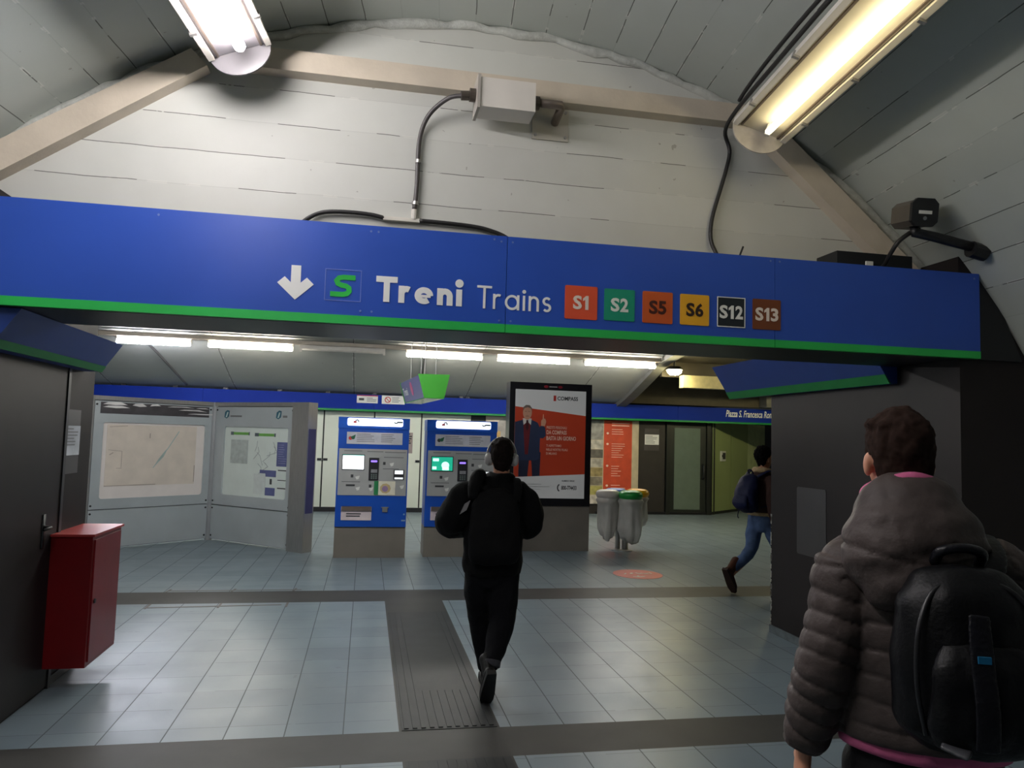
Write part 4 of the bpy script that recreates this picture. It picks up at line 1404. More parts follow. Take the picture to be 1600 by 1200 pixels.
def ring_panel(F, a0, a1, b0, b1, w, r):
    """front sheet with a rounded opening"""
    b = B()
    seg = 5
    inn, out = [], []
    for cx, cy, ox, oy, s in ((w[1] - r, w[3] - r, a1, b1, 0), (w[0] + r, w[3] - r, a0, b1, 90), (w[0] + r, w[2] + r, a0, b0, 180), (w[1] - r, w[2] + r, a1, b0, 270)):
        for i in range(seg + 1):
            t = math.radians(s + 90 * i / seg)
            inn.append((cx + r * math.cos(t), cy + r * math.sin(t)))
            out.append((ox, oy))
    k = len(inn)
    n0, n1 = 0.0, 0.03
    vi0 = [b.bm.verts.new(F.p(*p, n0)) for p in inn]
    vi1 = [b.bm.verts.new(F.p(*p, n1)) for p in inn]
    corners = {}
    for p in out:
        if p not in corners:
            corners[p] = (b.bm.verts.new(F.p(*p, n0)), b.bm.verts.new(F.p(*p, n1)))
    for i in range(k):
        jn = (i + 1) % k
        co, cn = corners[out[i]], corners[out[jn]]
        b.bm.faces.new((vi0[i], vi0[jn], vi1[jn], vi1[i]))
        if out[i] == out[jn]:
            b.bm.faces.new((vi1[i], vi1[jn], co[1]))
        else:
            b.bm.faces.new((vi1[i], vi1[jn], cn[1], co[1]))
            b.bm.faces.new((co[0], cn[0], cn[1], co[1]))
    return b


I(ring_panel(FLW, 0.075, 1.835, 0.560, 2.06, (0.205, 1.73, 0.70, 1.765), 0.04), "frame_panel", M_ALU)
I(ring_panel(FRW, 0.075, 1.755, 0.555, 2.06, (0.275, 1.65, 0.715, 1.757), 0.04), "frame_panel", M_ALU)
I(B().fbox(FLW, 0.15, 1.775, 1.885, 2.045, 0.03, 0.033), "torn_header", mat("torn dark header", (66, 62, 66), 0.6, var=0.3, scale=8))
b = B()
rnd = random.Random(11)
for i in range(3):
    x = 0.18
    z = (2.015, 1.975, 1.925)[i]
    while x < 1.70:
        L_ = rnd.uniform(0.12, 0.6)
        if rnd.random() < 0.82:
            h = rnd.uniform(0.012, 0.040)
            b.poly(FLW, [(x, z), (x + L_ * .5, z - h * rnd.uniform(-.3, .8)), (x + L_, z + rnd.uniform(-.01, .01)), (x + L_ * .7, z + h), (x + L_ * .2, z + h * .8)], 0.033, 0.036)
        x += L_ + rnd.uniform(0.02, 0.1)
I(b, "torn_paper", mat("torn white paper", (222, 218, 218), 0.7))
I(B().fbox(FLW, 0.20, 1.74, 0.69, 1.775, 0.0, 0.006), "map_backing", mat("pinkish white backing", (236, 226, 222), 0.5, var=0.03))
mp = I(B().fbox(FLW, 0.27, 1.60, 0.87, 1.735, 0.006, 0.009), "faded_map", mat("faded beige map", (226, 212, 200), 0.55, var=0.07, scale=5))
b = B()
b.poly(FLW, [(0.96, 1.13), (1.10, 1.28), (1.16, 1.41), (1.12, 1.37), (1.02, 1.24)], 0.009, 0.0105)
b.ribbon(FLW, [(0.95, 1.12), (1.08, 1.29), (1.17, 1.42), (1.32, 1.66)], 0.012, 0.009, 0.0105)
I(b, "map_river", mat("faded teal", (176, 192, 188), 0.6))
b = B()
b.ribbon(FLW, [(0.27, 0.875), (1.0, 0.88)], 0.01, 0.009, 0.0105).ribbon(FLW, [(1.59, 0.9), (1.59, 1.15)], 0.012, 0.009, 0.0105)
b.ribbon(FLW, [(0.49, 1.13), (0.49, 1.36), (0.30, 1.38)], 0.006, 0.009, 0.0105).ribbon(FLW, [(0.50, 1.12), (0.42, 1.12)], 0.006, 0.009, 0.0105)
b.ribbon(FLW, [(0.30, 1.70), (0.55, 1.72)], 0.008, 0.009, 0.0105).ribbon(FLW, [(0.88, 1.55), (0.88, 1.62)], 0.012, 0.009, 0.0105)
b.ribbon(FLW, [(0.32, 1.31), (0.37, 1.34)], 0.012, 0.009, 0.0105)
I(b, "map_lines", mat("brownish line", (176, 160, 150), 0.6))
I(B().fbox(FRW, 0.27, 1.66, 0.71, 1.76, 0.0, 0.006), "leaflet_backing", mat("white green backing", (222, 230, 226), 0.5, var=0.03))
for q in ((0.47, 0.80, 1.635, 1.675), (1.02, 1.34, 1.625, 1.665)):
    I(B().fbox(FRW, *q, 0.006, 0.009), "green_heading", mat("leaflet green", (112, 176, 84), 0.5))
for q in ((0.405, 0.47, 1.63, 1.68), (0.935, 1.02, 1.62, 1.67), (0.80, 0.82, 1.63, 1.68), (1.345, 1.375, 1.62, 1.67)):
    I(B().fbox(FRW, *q, 0.006, 0.0085), "heading_mark", mat("slate mark", (96, 104, 112), 0.5))
b = B().fbox(FRW, 0.42, 0.80, 1.20, 1.56, 0.006, 0.008)
I(b, "grey_plan", mat("grey plan", (186, 194, 192), 0.6, var=0.14, scale=14))
b = B()
rnd = random.Random(21)
for i in range(9):
    x, z = rnd.uniform(0.95, 1.35), rnd.uniform(1.2, 1.58)
    b.ribbon(FRW, [(x, z), (x + rnd.uniform(-.1, .1), z - rnd.uniform(.03, .12)), (x + rnd.uniform(-.15, .15), z - rnd.uniform(.12, .2))], 0.008, 0.006, 0.0075)
I(b, "plan_lines", mat("grey lines", (168, 176, 176), 0.6))
for q in ((1.42, 1.65, 1.19, 1.545), (1.20, 1.42, 1.03, 1.125), (1.08, 1.199, 1.075, 1.125), (1.21, 1.41, 0.755, 0.87)):
    I(B().fbox(FRW, *q, 0.006, 0.0095), "violet_block", mat("violet blue block", (92, 98, 146), 0.5))
I(B().lines(FRW, 1.45, 1.63, 1.22, 1.52, 9, 0.009, 0.2, 4), "block_text", mat("pale violet print", (150, 154, 190), 0.6))
I(B().fbox(FRW, 0.96, 1.205, 0.765, 1.065, 0.006, 0.011), "folded_plan", mat("white folded plan", (214, 220, 218), 0.6, var=0.06, scale=12))
for q in ((1.46, 1.63, 1.125, 1.14), (1.46, 1.63, 0.985, 0.995), (1.46, 1.63, 0.865, 0.88), (1.30, 1.34, 0.92, 1.0)):
    I(B().fbox(FRW, *q, 0.006, 0.0105), "print_bar", M_TEXT)
for a in (0.265, 1.39):
    I(B().poly(FRW, [(a, 1.90), (a + 0.05, 1.88), (a + 0.10, 1.91), (a + 0.11, 2.0), (a + 0.06, 2.01), (a + 0.01, 1.98)], 0.03, 0.033), "railway_mark", mat("teal blue mark", (40, 92, 112), 0.4))
    I(B().poly(FRW, [(a + .03, 1.90), (a + 0.06, 1.90), (a + 0.09, 1.98), (a + 0.06, 1.98)], 0.033, 0.035), "railway_mark_inner", mat("pale mark", (190, 210, 206), 0.4))
I(B().lines(FRW, 0.40, 0.66, 1.90, 1.935, 1, 0.03, 0.7, 2).lines(FRW, 1.53, 1.64, 1.90, 1.94, 1, 0.03, 0.8, 5), "railway_text", M_GREYTEXT)
for F_, xs in ((FLW, (0.10, 1.80)), (FRW, (0.10, 1.73))):
    for a in xs:
        for z in (0.08, 0.50, 0.61, 2.01):
            I(B().disc(F_, a, z, 0.014, 0.014, 0.03, 0.038, 10), "screw", M_DARKSTEEL)
FE = Frame((FRW.p(2.08, 0, 0)), (-FRW.n))
I(B().fbox(FRW, 2.0801, 2.083, 0.55, 1.75, -0.09, 0.05), "side_leaflet", mat("dark violet leaflet", (64, 62, 104), 0.5))

# ------------------------------------------------------------------ recycling bins
rb = thing("recycling_stand", "waste stand with four coloured ring lids and hanging clear bags beside the advertising display", "bin", (3.98, 11.3, 0))


def bagmat():
    m = bpy.data.materials.new("clear plastic bag")
    m.use_nodes = True
    nt = m.node_tree
    b = nt.nodes["Principled BSDF"]
    b.inputs["Roughness"].default_value = 0.35
    b.inputs["Alpha"].default_value = 0.72
    tc = nt.nodes.new("ShaderNodeTexCoord")
    f = nnoise(nt, tc.outputs["Object"], 7.0, 4)
    nt.links.new(nmix(nt, f, lin((186, 182, 178)), lin((222, 220, 216))), b.inputs["Base Color"])
    return m


M_BAG = bagmat()
for x, y, q in ((3.93, 11.33, 0.04), (4.03, 11.27, 0.05)):
    at(rb, B().tube([(x, y, 0.01), (x, y, 0.80)], q, 14).make("pole", M_STEEL, None, True))
    at(rb, B().lathe((x, y, 0.0), [(q * 2.4, 0.0), (q * 2.4, 0.015), (q * 1.1, 0.03)], 20).make("foot_plate", M_STEEL))
RB = [((3.72, 11.22), (214, 206, 200), 0.21, "white"), ((3.96, 11.55), (58, 108, 190), 0.22, "blue"), ((4.03, 11.05), (30, 150, 62), 0.185, "green"), ((4.30, 11.48), (240, 176, 24), 0.36, "yellow")]
for k, ((x, y), c, zb, nm) in enumerate(RB):
    zt = 0.92
    R = 0.172
    prof = []
    ring = B()
    m1, m2 = 22, 8
    vs = []
    for i in range(m1):
        a = 2 * math.pi * i / m1
        row = []
        for q in range(m2):
            t = 2 * math.pi * q / m2
            rr = R - 0.045 + 0.062 * math.cos(t)
            row.append(ring.bm.verts.new((x + rr * math.cos(a), y + rr * math.sin(a), zt - 0.045 + 0.068 * math.sin(t))))
        vs.append(row)
    for i in range(m1):
        for q in range(m2):
            ring.bm.faces.new((vs[i][q], vs[(i + 1) % m1][q], vs[(i + 1) % m1][(q + 1) % m2], vs[i][(q + 1) % m2]))
    o = at(rb, ring.make("ring_lid", mat("lid " + nm, c, 0.35, var=0.05), None, True))
    o["label"] = nm + " ring lid"
    at(rb, B().tube([(x, y, zt - .07), (4.0, 11.3, zt - .10)], 0.012, 8).make("arm", M_STEEL))
    bag = B()
    rnd = random.Random(40 + k)
    seg, lev = 30, 16
    rows = []
    ph = [rnd.uniform(0, 6.28) for _ in range(4)]
    for l in range(lev + 1):
        t = l / lev
        z = (zt - 0.095) + (zb - zt + 0.095) * t
        row = []
        for i in range(seg):
            a = 2 * math.pi * i / seg
            rr = (R - 0.012 + 0.035 * math.exp(-((t - 0.07) / 0.05) ** 2) + (0.012 if nm == 'green' else -0.02) * t) * (1 - 0.35 * max(0, t - 0.8) / 0.2)
            rr += (0.008 + 0.014 * t) * math.sin(5 * a + ph[0] + t * 2) + (0.004 + .01 * t) * math.sin(9 * a + ph[1] - t * 3) + 0.02 * t * math.sin(2 * a + ph[2])
            row.append(bag.bm.verts.new((x + rr * math.cos(a), y + rr * math.sin(a), z + 0.05 * t * t * math.sin(2 * a + ph[3]))))
        rows.append(row)
    for r0, r1 in zip(rows, rows[1:]):
        for i in range(seg):
            bag.bm.faces.new((r0[i], r0[(i + 1) % seg], r1[(i + 1) % seg], r1[i]))
    bag.bm.faces.new(rows[-1])
    at(rb, bag.make("bag", M_BAG, None, True))

# ------------------------------------------------------------------ floor sticker, floor hatches
st = thing("floor_sticker", "round orange red sticker with worn white marks on the floor tiles", "sticker", (3.5, 9.29, 0))
F0 = Frame((0, 0, 0), (1, 0, 0), (0, 1, 0))
at(st, B().disc(F0, 3.50, 9.29, 0.315, 0.33, 0.0, 0.003, 40).make("disc", mat("sticker red", (214, 70, 44), 0.4, var=0.08)))
b = B()
b.ribbon(F0, [(3.32, 9.28), (3.37, 9.36)], 0.02, 0.003, 0.0045).ribbon(F0, [(3.70, 9.30), (3.69, 9.38)], 0.02, 0.003, 0.0045)
b.ribbon(F0, [(3.41, 9.31), (3.46, 9.37)], 0.035, 0.003, 0.0045)
b.ribbon(F0, [(3.50, 9.38), (3.53, 9.31), (3.57, 9.34), (3.60, 9.30), (3.66, 9.33)], 0.03, 0.003, 0.0045)
b.ribbon(F0, [(3.38, 9.13), (3.45, 9.10), (3.54, 9.13)], 0.03, 0.003, 0.0045).ribbon(F0, [(3.45, 9.10), (3.46, 9.18)], 0.025, 0.003, 0.0045)
at(st, b.make("worn_marks", mat("worn white marks", (236, 214, 200), 0.5)))

b = B()
b.ribbon(F0, [(-1.98, 8.52), (-0.62, 8.52)], 0.03, 0.0, 0.002).ribbon(F0, [(-1.98, 7.74), (-0.75, 7.80)], 0.03, 0.0, 0.002)
for x in (-1.98, -1.33, -0.70):
    b.ribbon(F0, [(x, 7.70), (x, 7.90)], 0.022, 0.0, 0.002).ribbon(F0, [(x, 8.46), (x + .02, 8.60)], 0.022, 0.0, 0.002)
hd = thing("floor_hatch", "metal edged inspection hatch lines crossing the dark floor band near the map wing", "hatch", (-1.3, 8.1, 0))
at(hd, b.make("edge_frame", mat("dull brown edge", (104, 98, 92), 0.5, var=0.2)))


# ------------------------------------------------------------------ people
def solidify(b, voxel, smooth_it=6, disp=None):
    """merge overlapping closed lofts into one continuous skin"""
    bmesh.ops.recalc_face_normals(b.bm, faces=b.bm.faces[:])
    me = bpy.data.meshes.new("tmp")
    b.bm.to_mesh(me)
    b.bm.free()
    o = bpy.data.objects.new("tmp", me)
    COL.objects.link(o)
    m = o.modifiers.new("r", 'REMESH')
    m.mode = 'VOXEL'
    m.voxel_size = voxel
    s = o.modifiers.new("s", 'SMOOTH')
    s.factor = 0.5
    s.iterations = smooth_it
    dg = bpy.context.evaluated_depsgraph_get()
    dg.update()
    out = bpy.data.meshes.new_from_object(o.evaluated_get(dg))
    bpy.data.objects.remove(o)
    bpy.data.meshes.remove(me)
    if disp:
        nrm = [v.normal.copy() for v in out.vertices]
        for v, n_ in zip(out.vertices, nrm):
            v.co = v.co + n_ * disp(v.co, n_)
    return out


def place(root, name, me, m, smooth=True, parent=None):
    o = link(name, me, m, parent or root, smooth)
    return o


def seg_param(p, pts):
    """closest point on polyline: (distance, arc length)"""
    best = (1e9, 0)
    acc = 0
    for a, c in zip(pts, pts[1:]):
        d = c - a
        L_ = d.length
        t = max(0, min(1, (p - a).dot(d) / (L_ * L_)))
        q = (a + d * t - p).length
        if q < best[0]:
            best = (q, acc + L_ * t)
        acc += L_
    return best


def hand(b, wrist, d, palm_n, thumb_side, s=1.0, curl=0.35):
    """palm, four bent fingers of unequal length and a thumb from the side of the palm"""
    d = V(d).normalized()
    n_ = V(palm_n)
    n_ = (n_ - d * n_.dot(d)).normalized()
    t = n_.cross(d).normalized()
    if t.dot(V(thumb_side)) < 0:
        t = -t
    w = V(wrist)
    b.limb([(*(w - d * 0.03), 0.026 * s, 0.019 * s), (*(w + d * 0.02), 0.030 * s, 0.018 * s), (*(w + d * 0.06), 0.040 * s, 0.016 * s), (*(w + d * 0.095), 0.038 * s, 0.013 * s)], t, 14, 3)
    for i, (o_, L_) in enumerate(((0.030, 0.072), (0.010, 0.080), (-0.011, 0.074), (-0.031, 0.058))):
        p0 = w + d * 0.085 * s + t * o_ * s
        pts = [p0]
        dirv = (d + t * o_ * 1.6).normalized()
        for j, fr_ in enumerate((0.45, 0.32, 0.26)):
            a = curl * (0.5 + j * 0.9) + 0.05 * i
            dv = (dirv * math.cos(a) + n_ * math.sin(a)).normalized()
            pts.append(pts[-1] + dv * L_ * fr_ * s)
        b.limb([(*pts[0], .0095 * s, .0095 * s), (*pts[1], .0088 * s, .0088 * s), (*pts[2], .0080 * s, .0080 * s), (*pts[3], .0070 * s, .0070 * s)], t, 10, 3)
    p0 = w + d * 0.025 * s + t * 0.026 * s
    p1 = p0 + (d * 0.6 + t * 0.7 + n_ * 0.25).normalized() * 0.042 * s
    p2 = p1 + (d * 0.85 + t * 0.3 + n_ * 0.35).normalized() * 0.034 * s
    p3 = p2 + (d * 0.95 + n_ * 0.3).normalized() * 0.026 * s
    b.limb([(*p0, .014 * s, .013 * s), (*p1, .0115 * s, .011 * s), (*p2, .010 * s, .0095 * s), (*p3, .008 * s, .0075 * s)], n_, 10, 3)


def head(b, c, s=1.0):
    """skull, face, nose, ears on a neck; c = head centre, facing +Y"""
    x, y, z = c
    b.ell((x, y - 0.012, z + 0.025), (0.074 * s, 0.094 * s, 0.088 * s))
    b.limb([(x, y + 0.030, z + 0.03, .066 * s, .060 * s), (x, y + 0.030, z - 0.03, .064 * s, .062 * s), (x, y + 0.036, z - 0.075, .052 * s, .054 * s), (x, y + 0.050, z - 0.108, .030 * s, .034 * s)], (1, 0, 0), 18, 4)
    b.limb([(x, y + 0.088, z + 0.018, .009, .010), (x, y + 0.104, z - 0.012, .012, .014), (x, y + 0.106, z - 0.030, .017, .014)], (1, 0, 0), 10, 3)   # nose
    for sg_ in (-1, 1):
        b.ell((x + sg_ * 0.078 * s, y - 0.002, z - 0.012), (0.013 * s, 0.021 * s, 0.034 * s), 14, 10, Matrix.Rotation(sg_ * 0.35, 3, 'Z'))      # ear
        b.ell((x + sg_ * 0.032, y + 0.078, z + 0.030), (0.020, 0.012, 0.007), 12, 8)      # brow
    b.ell((x, y + 0.088, z - 0.062), (0.024, 0.010, 0.007), 12, 8)                          # lips
    b.ell((x, y + 0.086, z - 0.073), (0.020, 0.010, 0.006), 12, 8)
    b.limb([(x, y - 0.018, z - 0.22, .062, .060), (x, y - 0.016, z - 0.15, .056, .056), (x, y - 0.004, z - 0.05, .056, .060)], (1, 0, 0), 18, 4)


def face_parts(root, c, m_brow):
    x, y, z = c
    b = B()
    for sg_ in (-1, 1):
        b.ell((x + sg_ * 0.032, y + 0.076, z + 0.006), (0.013, 0.011, 0.010), 14, 10)
    b.make("eye", mat("eye white", (230, 226, 220), 0.2), root, True)
    b = B()
    for sg_ in (-1, 1):
        b.ell((x + sg_ * 0.032, y + 0.0845, z + 0.006), (0.006, 0.004, 0.006), 12, 8)
    b.make("iris", mat("brown iris", (60, 40, 28), 0.2), root, True)
    b = B()
    for sg_ in (-1, 1):
        b.limb([(x + sg_ * 0.014, y + 0.092, z + 0.030, .004, .004), (x + sg_ * 0.034, y + 0.091, z + 0.037, .004, .005), (x + sg_ * 0.054, y + 0.078, z + 0.031, .003, .003)], (0, 0, 1), 8, 3)
    b.make("eyebrow", m_brow, root, True)


def hair(root, c, m, nape=-0.075, top=0.03, bulk=0.014, tex=0.006, freq=38.0):
    """short hair: a thick cap over skull and nape, kept off the face"""
    x, y, z = c
    b = B()
    b.ell((x, y - 0.016, z + 0.034 + top * 0.3), (0.078 + bulk * 0.5, 0.094 + bulk, 0.086 + top * 0.7), 24, 14)
    b.limb([(x, y - 0.030, z + 0.03, .076 + bulk * .3, .076 + bulk * .3), (x, y - 0.036, z - 0.02, .069, .064), (x, y - 0.030, z - 0.055, .058, .054), (x, y - 0.024, z + nape, .050, .046)], (1, 0, 0), 20, 4)
    for i in range(26):
        a = random.uniform(0, 6.28)
        r = random.uniform(0.02, 0.07)
        b.ell((x + r * math.cos(a), y - 0.01 + r * 1.15 * math.sin(a), z + 0.105 + top * 0.55 - r * r * 6), (0.022, 0.022, 0.014), 8, 6)

    def f(p, n_):
        return (noise.noise(V((p.x * freq, p.y * freq, p.z * freq * 0.6))) + 0.5 * noise.noise(p * freq * 2.3)) * tex
    me = solidify(b, 0.006, 3, f)
    # cut the cap away from the face
    bm = bmesh.new()
    bm.from_mesh(me)
    kill = [v for v in bm.verts if (v.co.y > y + 0.038 - max(0, (z + 0.075 - v.co.z)) * 0.55 and v.co.z < z + 0.078) or
            (abs(v.co.x - x) > 0.055 and v.co.y > y - 0.030 and v.co.z < z + 0.012)]
    bmesh.ops.delete(bm, geom=kill, context='VERTS')
    bm.to_mesh(me)
    bm.free()
    return place(root, "hair", me, m)


def fabric(name, rgb, rough=0.75, bump=0.25, bscale=60, var=0.12):
    return mat(name, rgb, rough, var=var, scale=9, bump=bump, bscale=bscale, spec=0.25)


def wrinkle(amp, freq):
    return lambda p, n_: amp * (noise.noise(p * freq) + 0.6 * noise.noise(V((p.x * freq * 1.7, p.y * freq * 1.7, p.z * freq * 0.8 + 9))))


# --- person in the quilted jacket (nearest, seen from behind)
H1 = -math.radians(20)
p1 = thing("person", "person in a brown grey quilted hooded jacket walking away, wearing a black backpack", "person", (1.415, 1.715, -0.03), H1)
HC = (-0.055, 0.0, 1.700)
b = B()
head(b, HC, 0.95)
b.limb([(0, 0.0, 0.92, .15, .11), (0, 0, 1.15, .14, .10), (0, 0, 1.38, .17, .10), (-0.03, 0, 1.50, .09, .07)], (1, 0, 0), 20, 4)
LA = [V((-0.168, -0.005, 1.435)), V((-0.242, -0.035, 1.185)), V((-0.280, 0.035, 0.955))]
RA = [V((0.185, -0.005, 1.435)), V((0.245, 0.01, 1.175)), V((0.235, 0.16, 0.985))]
for arm, dr, sd in ((LA, (-0.04, 0.16, -1), 1), (RA, (0, 0.45, -0.9), -1)):
    b.limb([(*arm[0], .05, .05), (*arm[1], .042, .042), (*arm[2], .027, .025)], (1, 0, 0), 14, 5)
    hand(b, arm[2] + V(dr).normalized() * 0.02, dr, (sd, 0.15, 0), (0, 1, 0), 1.05, 0.3)
for sx, kn, an in ((-1, (-0.10, 0.06, 0.50), (-0.10, 0.18, 0.09)), (1, (0.10, 0.0, 0.50), (0.10, -0.22, 0.14))):
    b.limb([(sx * 0.09, 0, 0.92, .085, .09), (*kn, .055, .06), (*an, .036, .042)], (1, 0, 0), 16, 6)
place(p1, "body", solidify(b, 0.0055, 3), M_SKIN)
face_parts(p1, HC, mat("dark brown hair", (44, 31, 26), 0.9, var=0.3, scale=60, spec=0.1))
hair(p1, HC, mat("dark brown hair", (50, 36, 30)), nape=-0.080, top=0.022, bulk=0.006)

# trousers, shoes
b = B()
b.limb([(0, 0.0, 1.0, .175, .125), (0, 0.0, 0.90, .185, .135), (0, 0, 0.80, .15, .11)], (1, 0, 0), 24, 4)
for sx, kn, an in ((-1, (-0.10, 0.06, 0.50), (-0.10, 0.18, 0.13)), (1, (0.10, 0.0, 0.50), (0.10, -0.20, 0.18))):
    b.limb([(sx * 0.09, 0, 0.93, .10, .11), (sx * 0.10, 0.02, 0.75, .095, .105), (*kn, .075, .085), (*an, .06, .07)], (1, 0, 0), 18, 6)
place(p1, "trousers", solidify(b, 0.012, 4, wrinkle(0.006, 14)), fabric("black trousers", (15, 14, 18)))


def shoe(root, ank, pitch, name, m, m_sole, s=1.0, yaw=0.0, high=0.10):
    R = Matrix.Rotation(yaw, 3, 'Z') @ Matrix.Rotation(pitch, 3, 'X')
    a = V(ank)

    def T(p):
        return tuple(a + R @ (V(p) * s))
    b = B()
    k = [((0, -0.075, -0.055), .034, .032), ((0, -0.02, -0.050), .040, .038), ((0, 0.06, -0.058), .044, .032), ((0, 0.13, -0.064), .046, .026), ((0, 0.185, -0.070), .030, .018)]
    b.limb([(*T(p), q * s, r * s) for p, q, r in k], tuple(R @ V((1, 0, 0))), 16, 4)
    b.limb([(*T((0, -0.03, high - 0.02)), .050 * s, .052 * s), (*T((0, -0.03, 0.02)), .044 * s, .048 * s), (*T((0, -0.02, -0.05)), .038 * s, .046 * s)], tuple(R @ V((1, 0, 0))), 16, 4)
    upper = place(root, name, solidify(b, 0.008, 3), m)
    b = B()
    pts = [(-.03, -.11), (.03, -.11), (.036, -.04), (.045, .08), (.044, .14), (.025, .20), (-.025, .20), (-.044, .14), (-.045, .08), (-.036, -.04)]
    Fq = Frame(T((0, 0, -0.092)), R @ V((1, 0, 0)), R @ V((0, 1, 0)))
    b.poly(Fq, [(x * s, y * s) for x, y in pts], -0.008, 0.022 * s)
    b.make("sole", m_sole, upper)


M_SOLE = mat("black sole", (20, 20, 21), 0.6)
M_SHOEB = fabric("black leather shoe", (15, 14, 15), 0.5)
shoe(p1, (-0.10, 0.18, 0.10), 0.0, "shoe", M_SHOEB, M_SOLE)
shoe(p1, (0.10, -0.20, 0.155), -0.42, "shoe", M_SHOEB, M_SOLE)

# sweatshirt showing as collar and hem
M_PINK = fabric("rose sweatshirt", (206, 104, 146), 0.8)
b = B()
b.limb([(0, 0.0, 0.985, .205, .142), (0, 0.0, 1.05, .200, .138)], (1, 0, 0), 28, 3, 0.1)
place(p1, "sweatshirt_hem", solidify(b, 0.010, 2, wrinkle(0.004, 16)), M_PINK)
b = B()
b.tube([(HC[0] + 0.080 * math.cos(a), -0.022 + 0.084 * math.sin(a), 1.628 - 0.030 * math.sin(a) - 0.010 * abs(math.cos(a))) for a in [2 * math.pi * i / 24 for i in range(24)]], 0.020, 10, closed=True)
place(p1, "sweatshirt_collar", solidify(b, 0.007, 2), M_PINK)

# quilted jacket
QA, QT = 0.050, 0.062


def quilt(p, n_):
    d1, s1 = seg_param(p, LA)
    d2, s2 = seg_param(p, RA)
    if min(d1, d2) < 0.088 and abs(p.x) > 0.150:
        s = (s1 if d1 < d2 else s2) + 0.012 * noise.noise(p * 9)
        f = s / QA
    else:
        f = (p.z + 0.012 * noise.noise(p * 7)) / QT
    w = abs(math.sin(math.pi * f))
    return 0.0115 * (w ** 0.32) - 0.0085 + 0.003 * noise.noise(p * 26)


b = B()
b.limb([(0.0, 0.0, 1.015, .210, .148), (0.0, 0.0, 1.07, .212, .152), (0, -0.005, 1.20, .205, .150), (0, -0.01, 1.34, .212, .145), (0, -0.012, 1.43, .190, .120), (-0.01, -0.010, 1.50, .130, .10)], (1, 0, 0), 30, 5, 0.15)
for arm in (LA, RA):
    sg_ = -1 if arm is LA else 1
    e = arm[2] + (arm[2] - arm[1]).normalized() * 0.0
    b.limb([(arm[0].x * 0.8, arm[0].y, arm[0].z + 0.005, .080, .088), (*(arm[0] + V((sg_ * 0.02, 0, -0.03))), .080, .090), (*(arm[0] * .5 + arm[1] * .5), .076, .082), (*arm[1], .072, .076),
            (*(arm[1] * .5 + arm[2] * .5), .068, .070), (*e, .054, .054)], (1, 0, 0), 22, 6, 0.15)
M_JKT = fabric("brown grey quilted nylon", (74, 65, 62), 0.55, 0.3, 45)
place(p1, "jacket", solidify(b, 0.006, 2, quilt), M_JKT)
# hood lying on the back and shoulders
b = B()
b.limb([(-0.052, -0.018, 1.612, .096, .088), (-0.052, -0.050, 1.582, .128, .110), (-0.050, -0.074, 1.528, .160, .126), (-0.046, -0.095, 1.462, .174, .125), (-0.036, -0.120, 1.418, .150, .100), (-0.022, -0.135, 1.392, .110, .070)], (1, 0, 0), 28, 6, 0.05)


def hoodw(p, n_):
    return 0.006 * noise.noise(V((p.x * 7, p.y * 9, p.z * 26))) + 0.003 * noise.noise(p * 28) - 0.008 * max(0, 1 - abs(p.z - 1.452 - 0.22 * abs(p.x + 0.03)) / 0.008)


place(p1, "hood", solidify(b, 0.0085, 3, hoodw), M_JKT)

# backpack
bp = thing("backpack", "black backpack with a small blue tag worn over the quilted jacket", "backpack", (1.415, 1.715, 1.045), H1)
bp.scale = (0.96, 1.0, 0.88)
dz = 0.98


def K(pts):
    return [(x, y, z - dz, a, c) for x, y, z, a, c in pts]


M_NYL = fabric("black nylon", (8, 8, 11), 0.45, 0.15, 90)
M_NYL2 = fabric("black nylon sheen", (22, 22, 27), 0.34, 0.3, 70)
ox = 0.004
b = B()
b.limb(K([(ox, -0.215, 1.005, .135, .075), (ox, -0.235, 1.06, .158, .100), (ox, -0.240, 1.20, .162, .105), (ox, -0.235, 1.32, .150, .095), (ox, -0.215, 1.395, .115, .070)]), (1, 0, 0), 28, 5, 0.5)
place(bp, "main_compartment", solidify(b, 0.010, 3, wrinkle(0.006, 13)), M_NYL)
b = B()
b.limb(K([(ox, -0.320, 1.01, .105, .035), (ox, -0.338, 1.07, .120, .048), (ox, -0.338, 1.18, .112, .040), (ox, -0.322, 1.25, .090, .025)]), (1, 0, 0), 24, 5, 0.4)
place(bp, "front_pocket", solidify(b, 0.008, 3, wrinkle(0.005, 18)), M_NYL)
b = B()
b.limb(K([(ox - .02, -0.388, 1.03, .026, .006), (ox - .02, -0.392, 1.12, .026, .006), (ox - .02, -0.368, 1.24, .026, .006), (ox - .015, -0.345, 1.33, .024, .006)]), (1, 0, 0), 14, 5, 0.3)
place(bp, "centre_band", solidify(b, 0.004, 2), M_NYL2)
b = B()
b.tube([(ox - 0.115, -0.315, 1.03 - dz), (ox - 0.135, -0.322, 1.15 - dz), (ox - 0.128, -0.315, 1.28 - dz), (ox - 0.085, -0.290, 1.375 - dz), (ox, -0.272, 1.405 - dz), (ox + 0.085, -0.290, 1.375 - dz),
        (ox + 0.128, -0.315, 1.28 - dz), (ox + 0.135, -0.322, 1.15 - dz), (ox + 0.115, -0.315, 1.03 - dz)], 0.006, 8, 6)
b.make("zip", mat("black zip", (24, 24, 27), 0.4), bp, True)
b = B()
b.tube([(ox - 0.05, -0.20, 1.43 - dz), (ox - 0.045, -0.225, 1.462 - dz), (ox, -0.235, 1.475 - dz), (ox + 0.045, -0.225, 1.462 - dz), (ox + 0.05, -0.20, 1.43 - dz)], 0.013, 10, 5)
b.make("grab_handle", M_NYL2, bp, True)
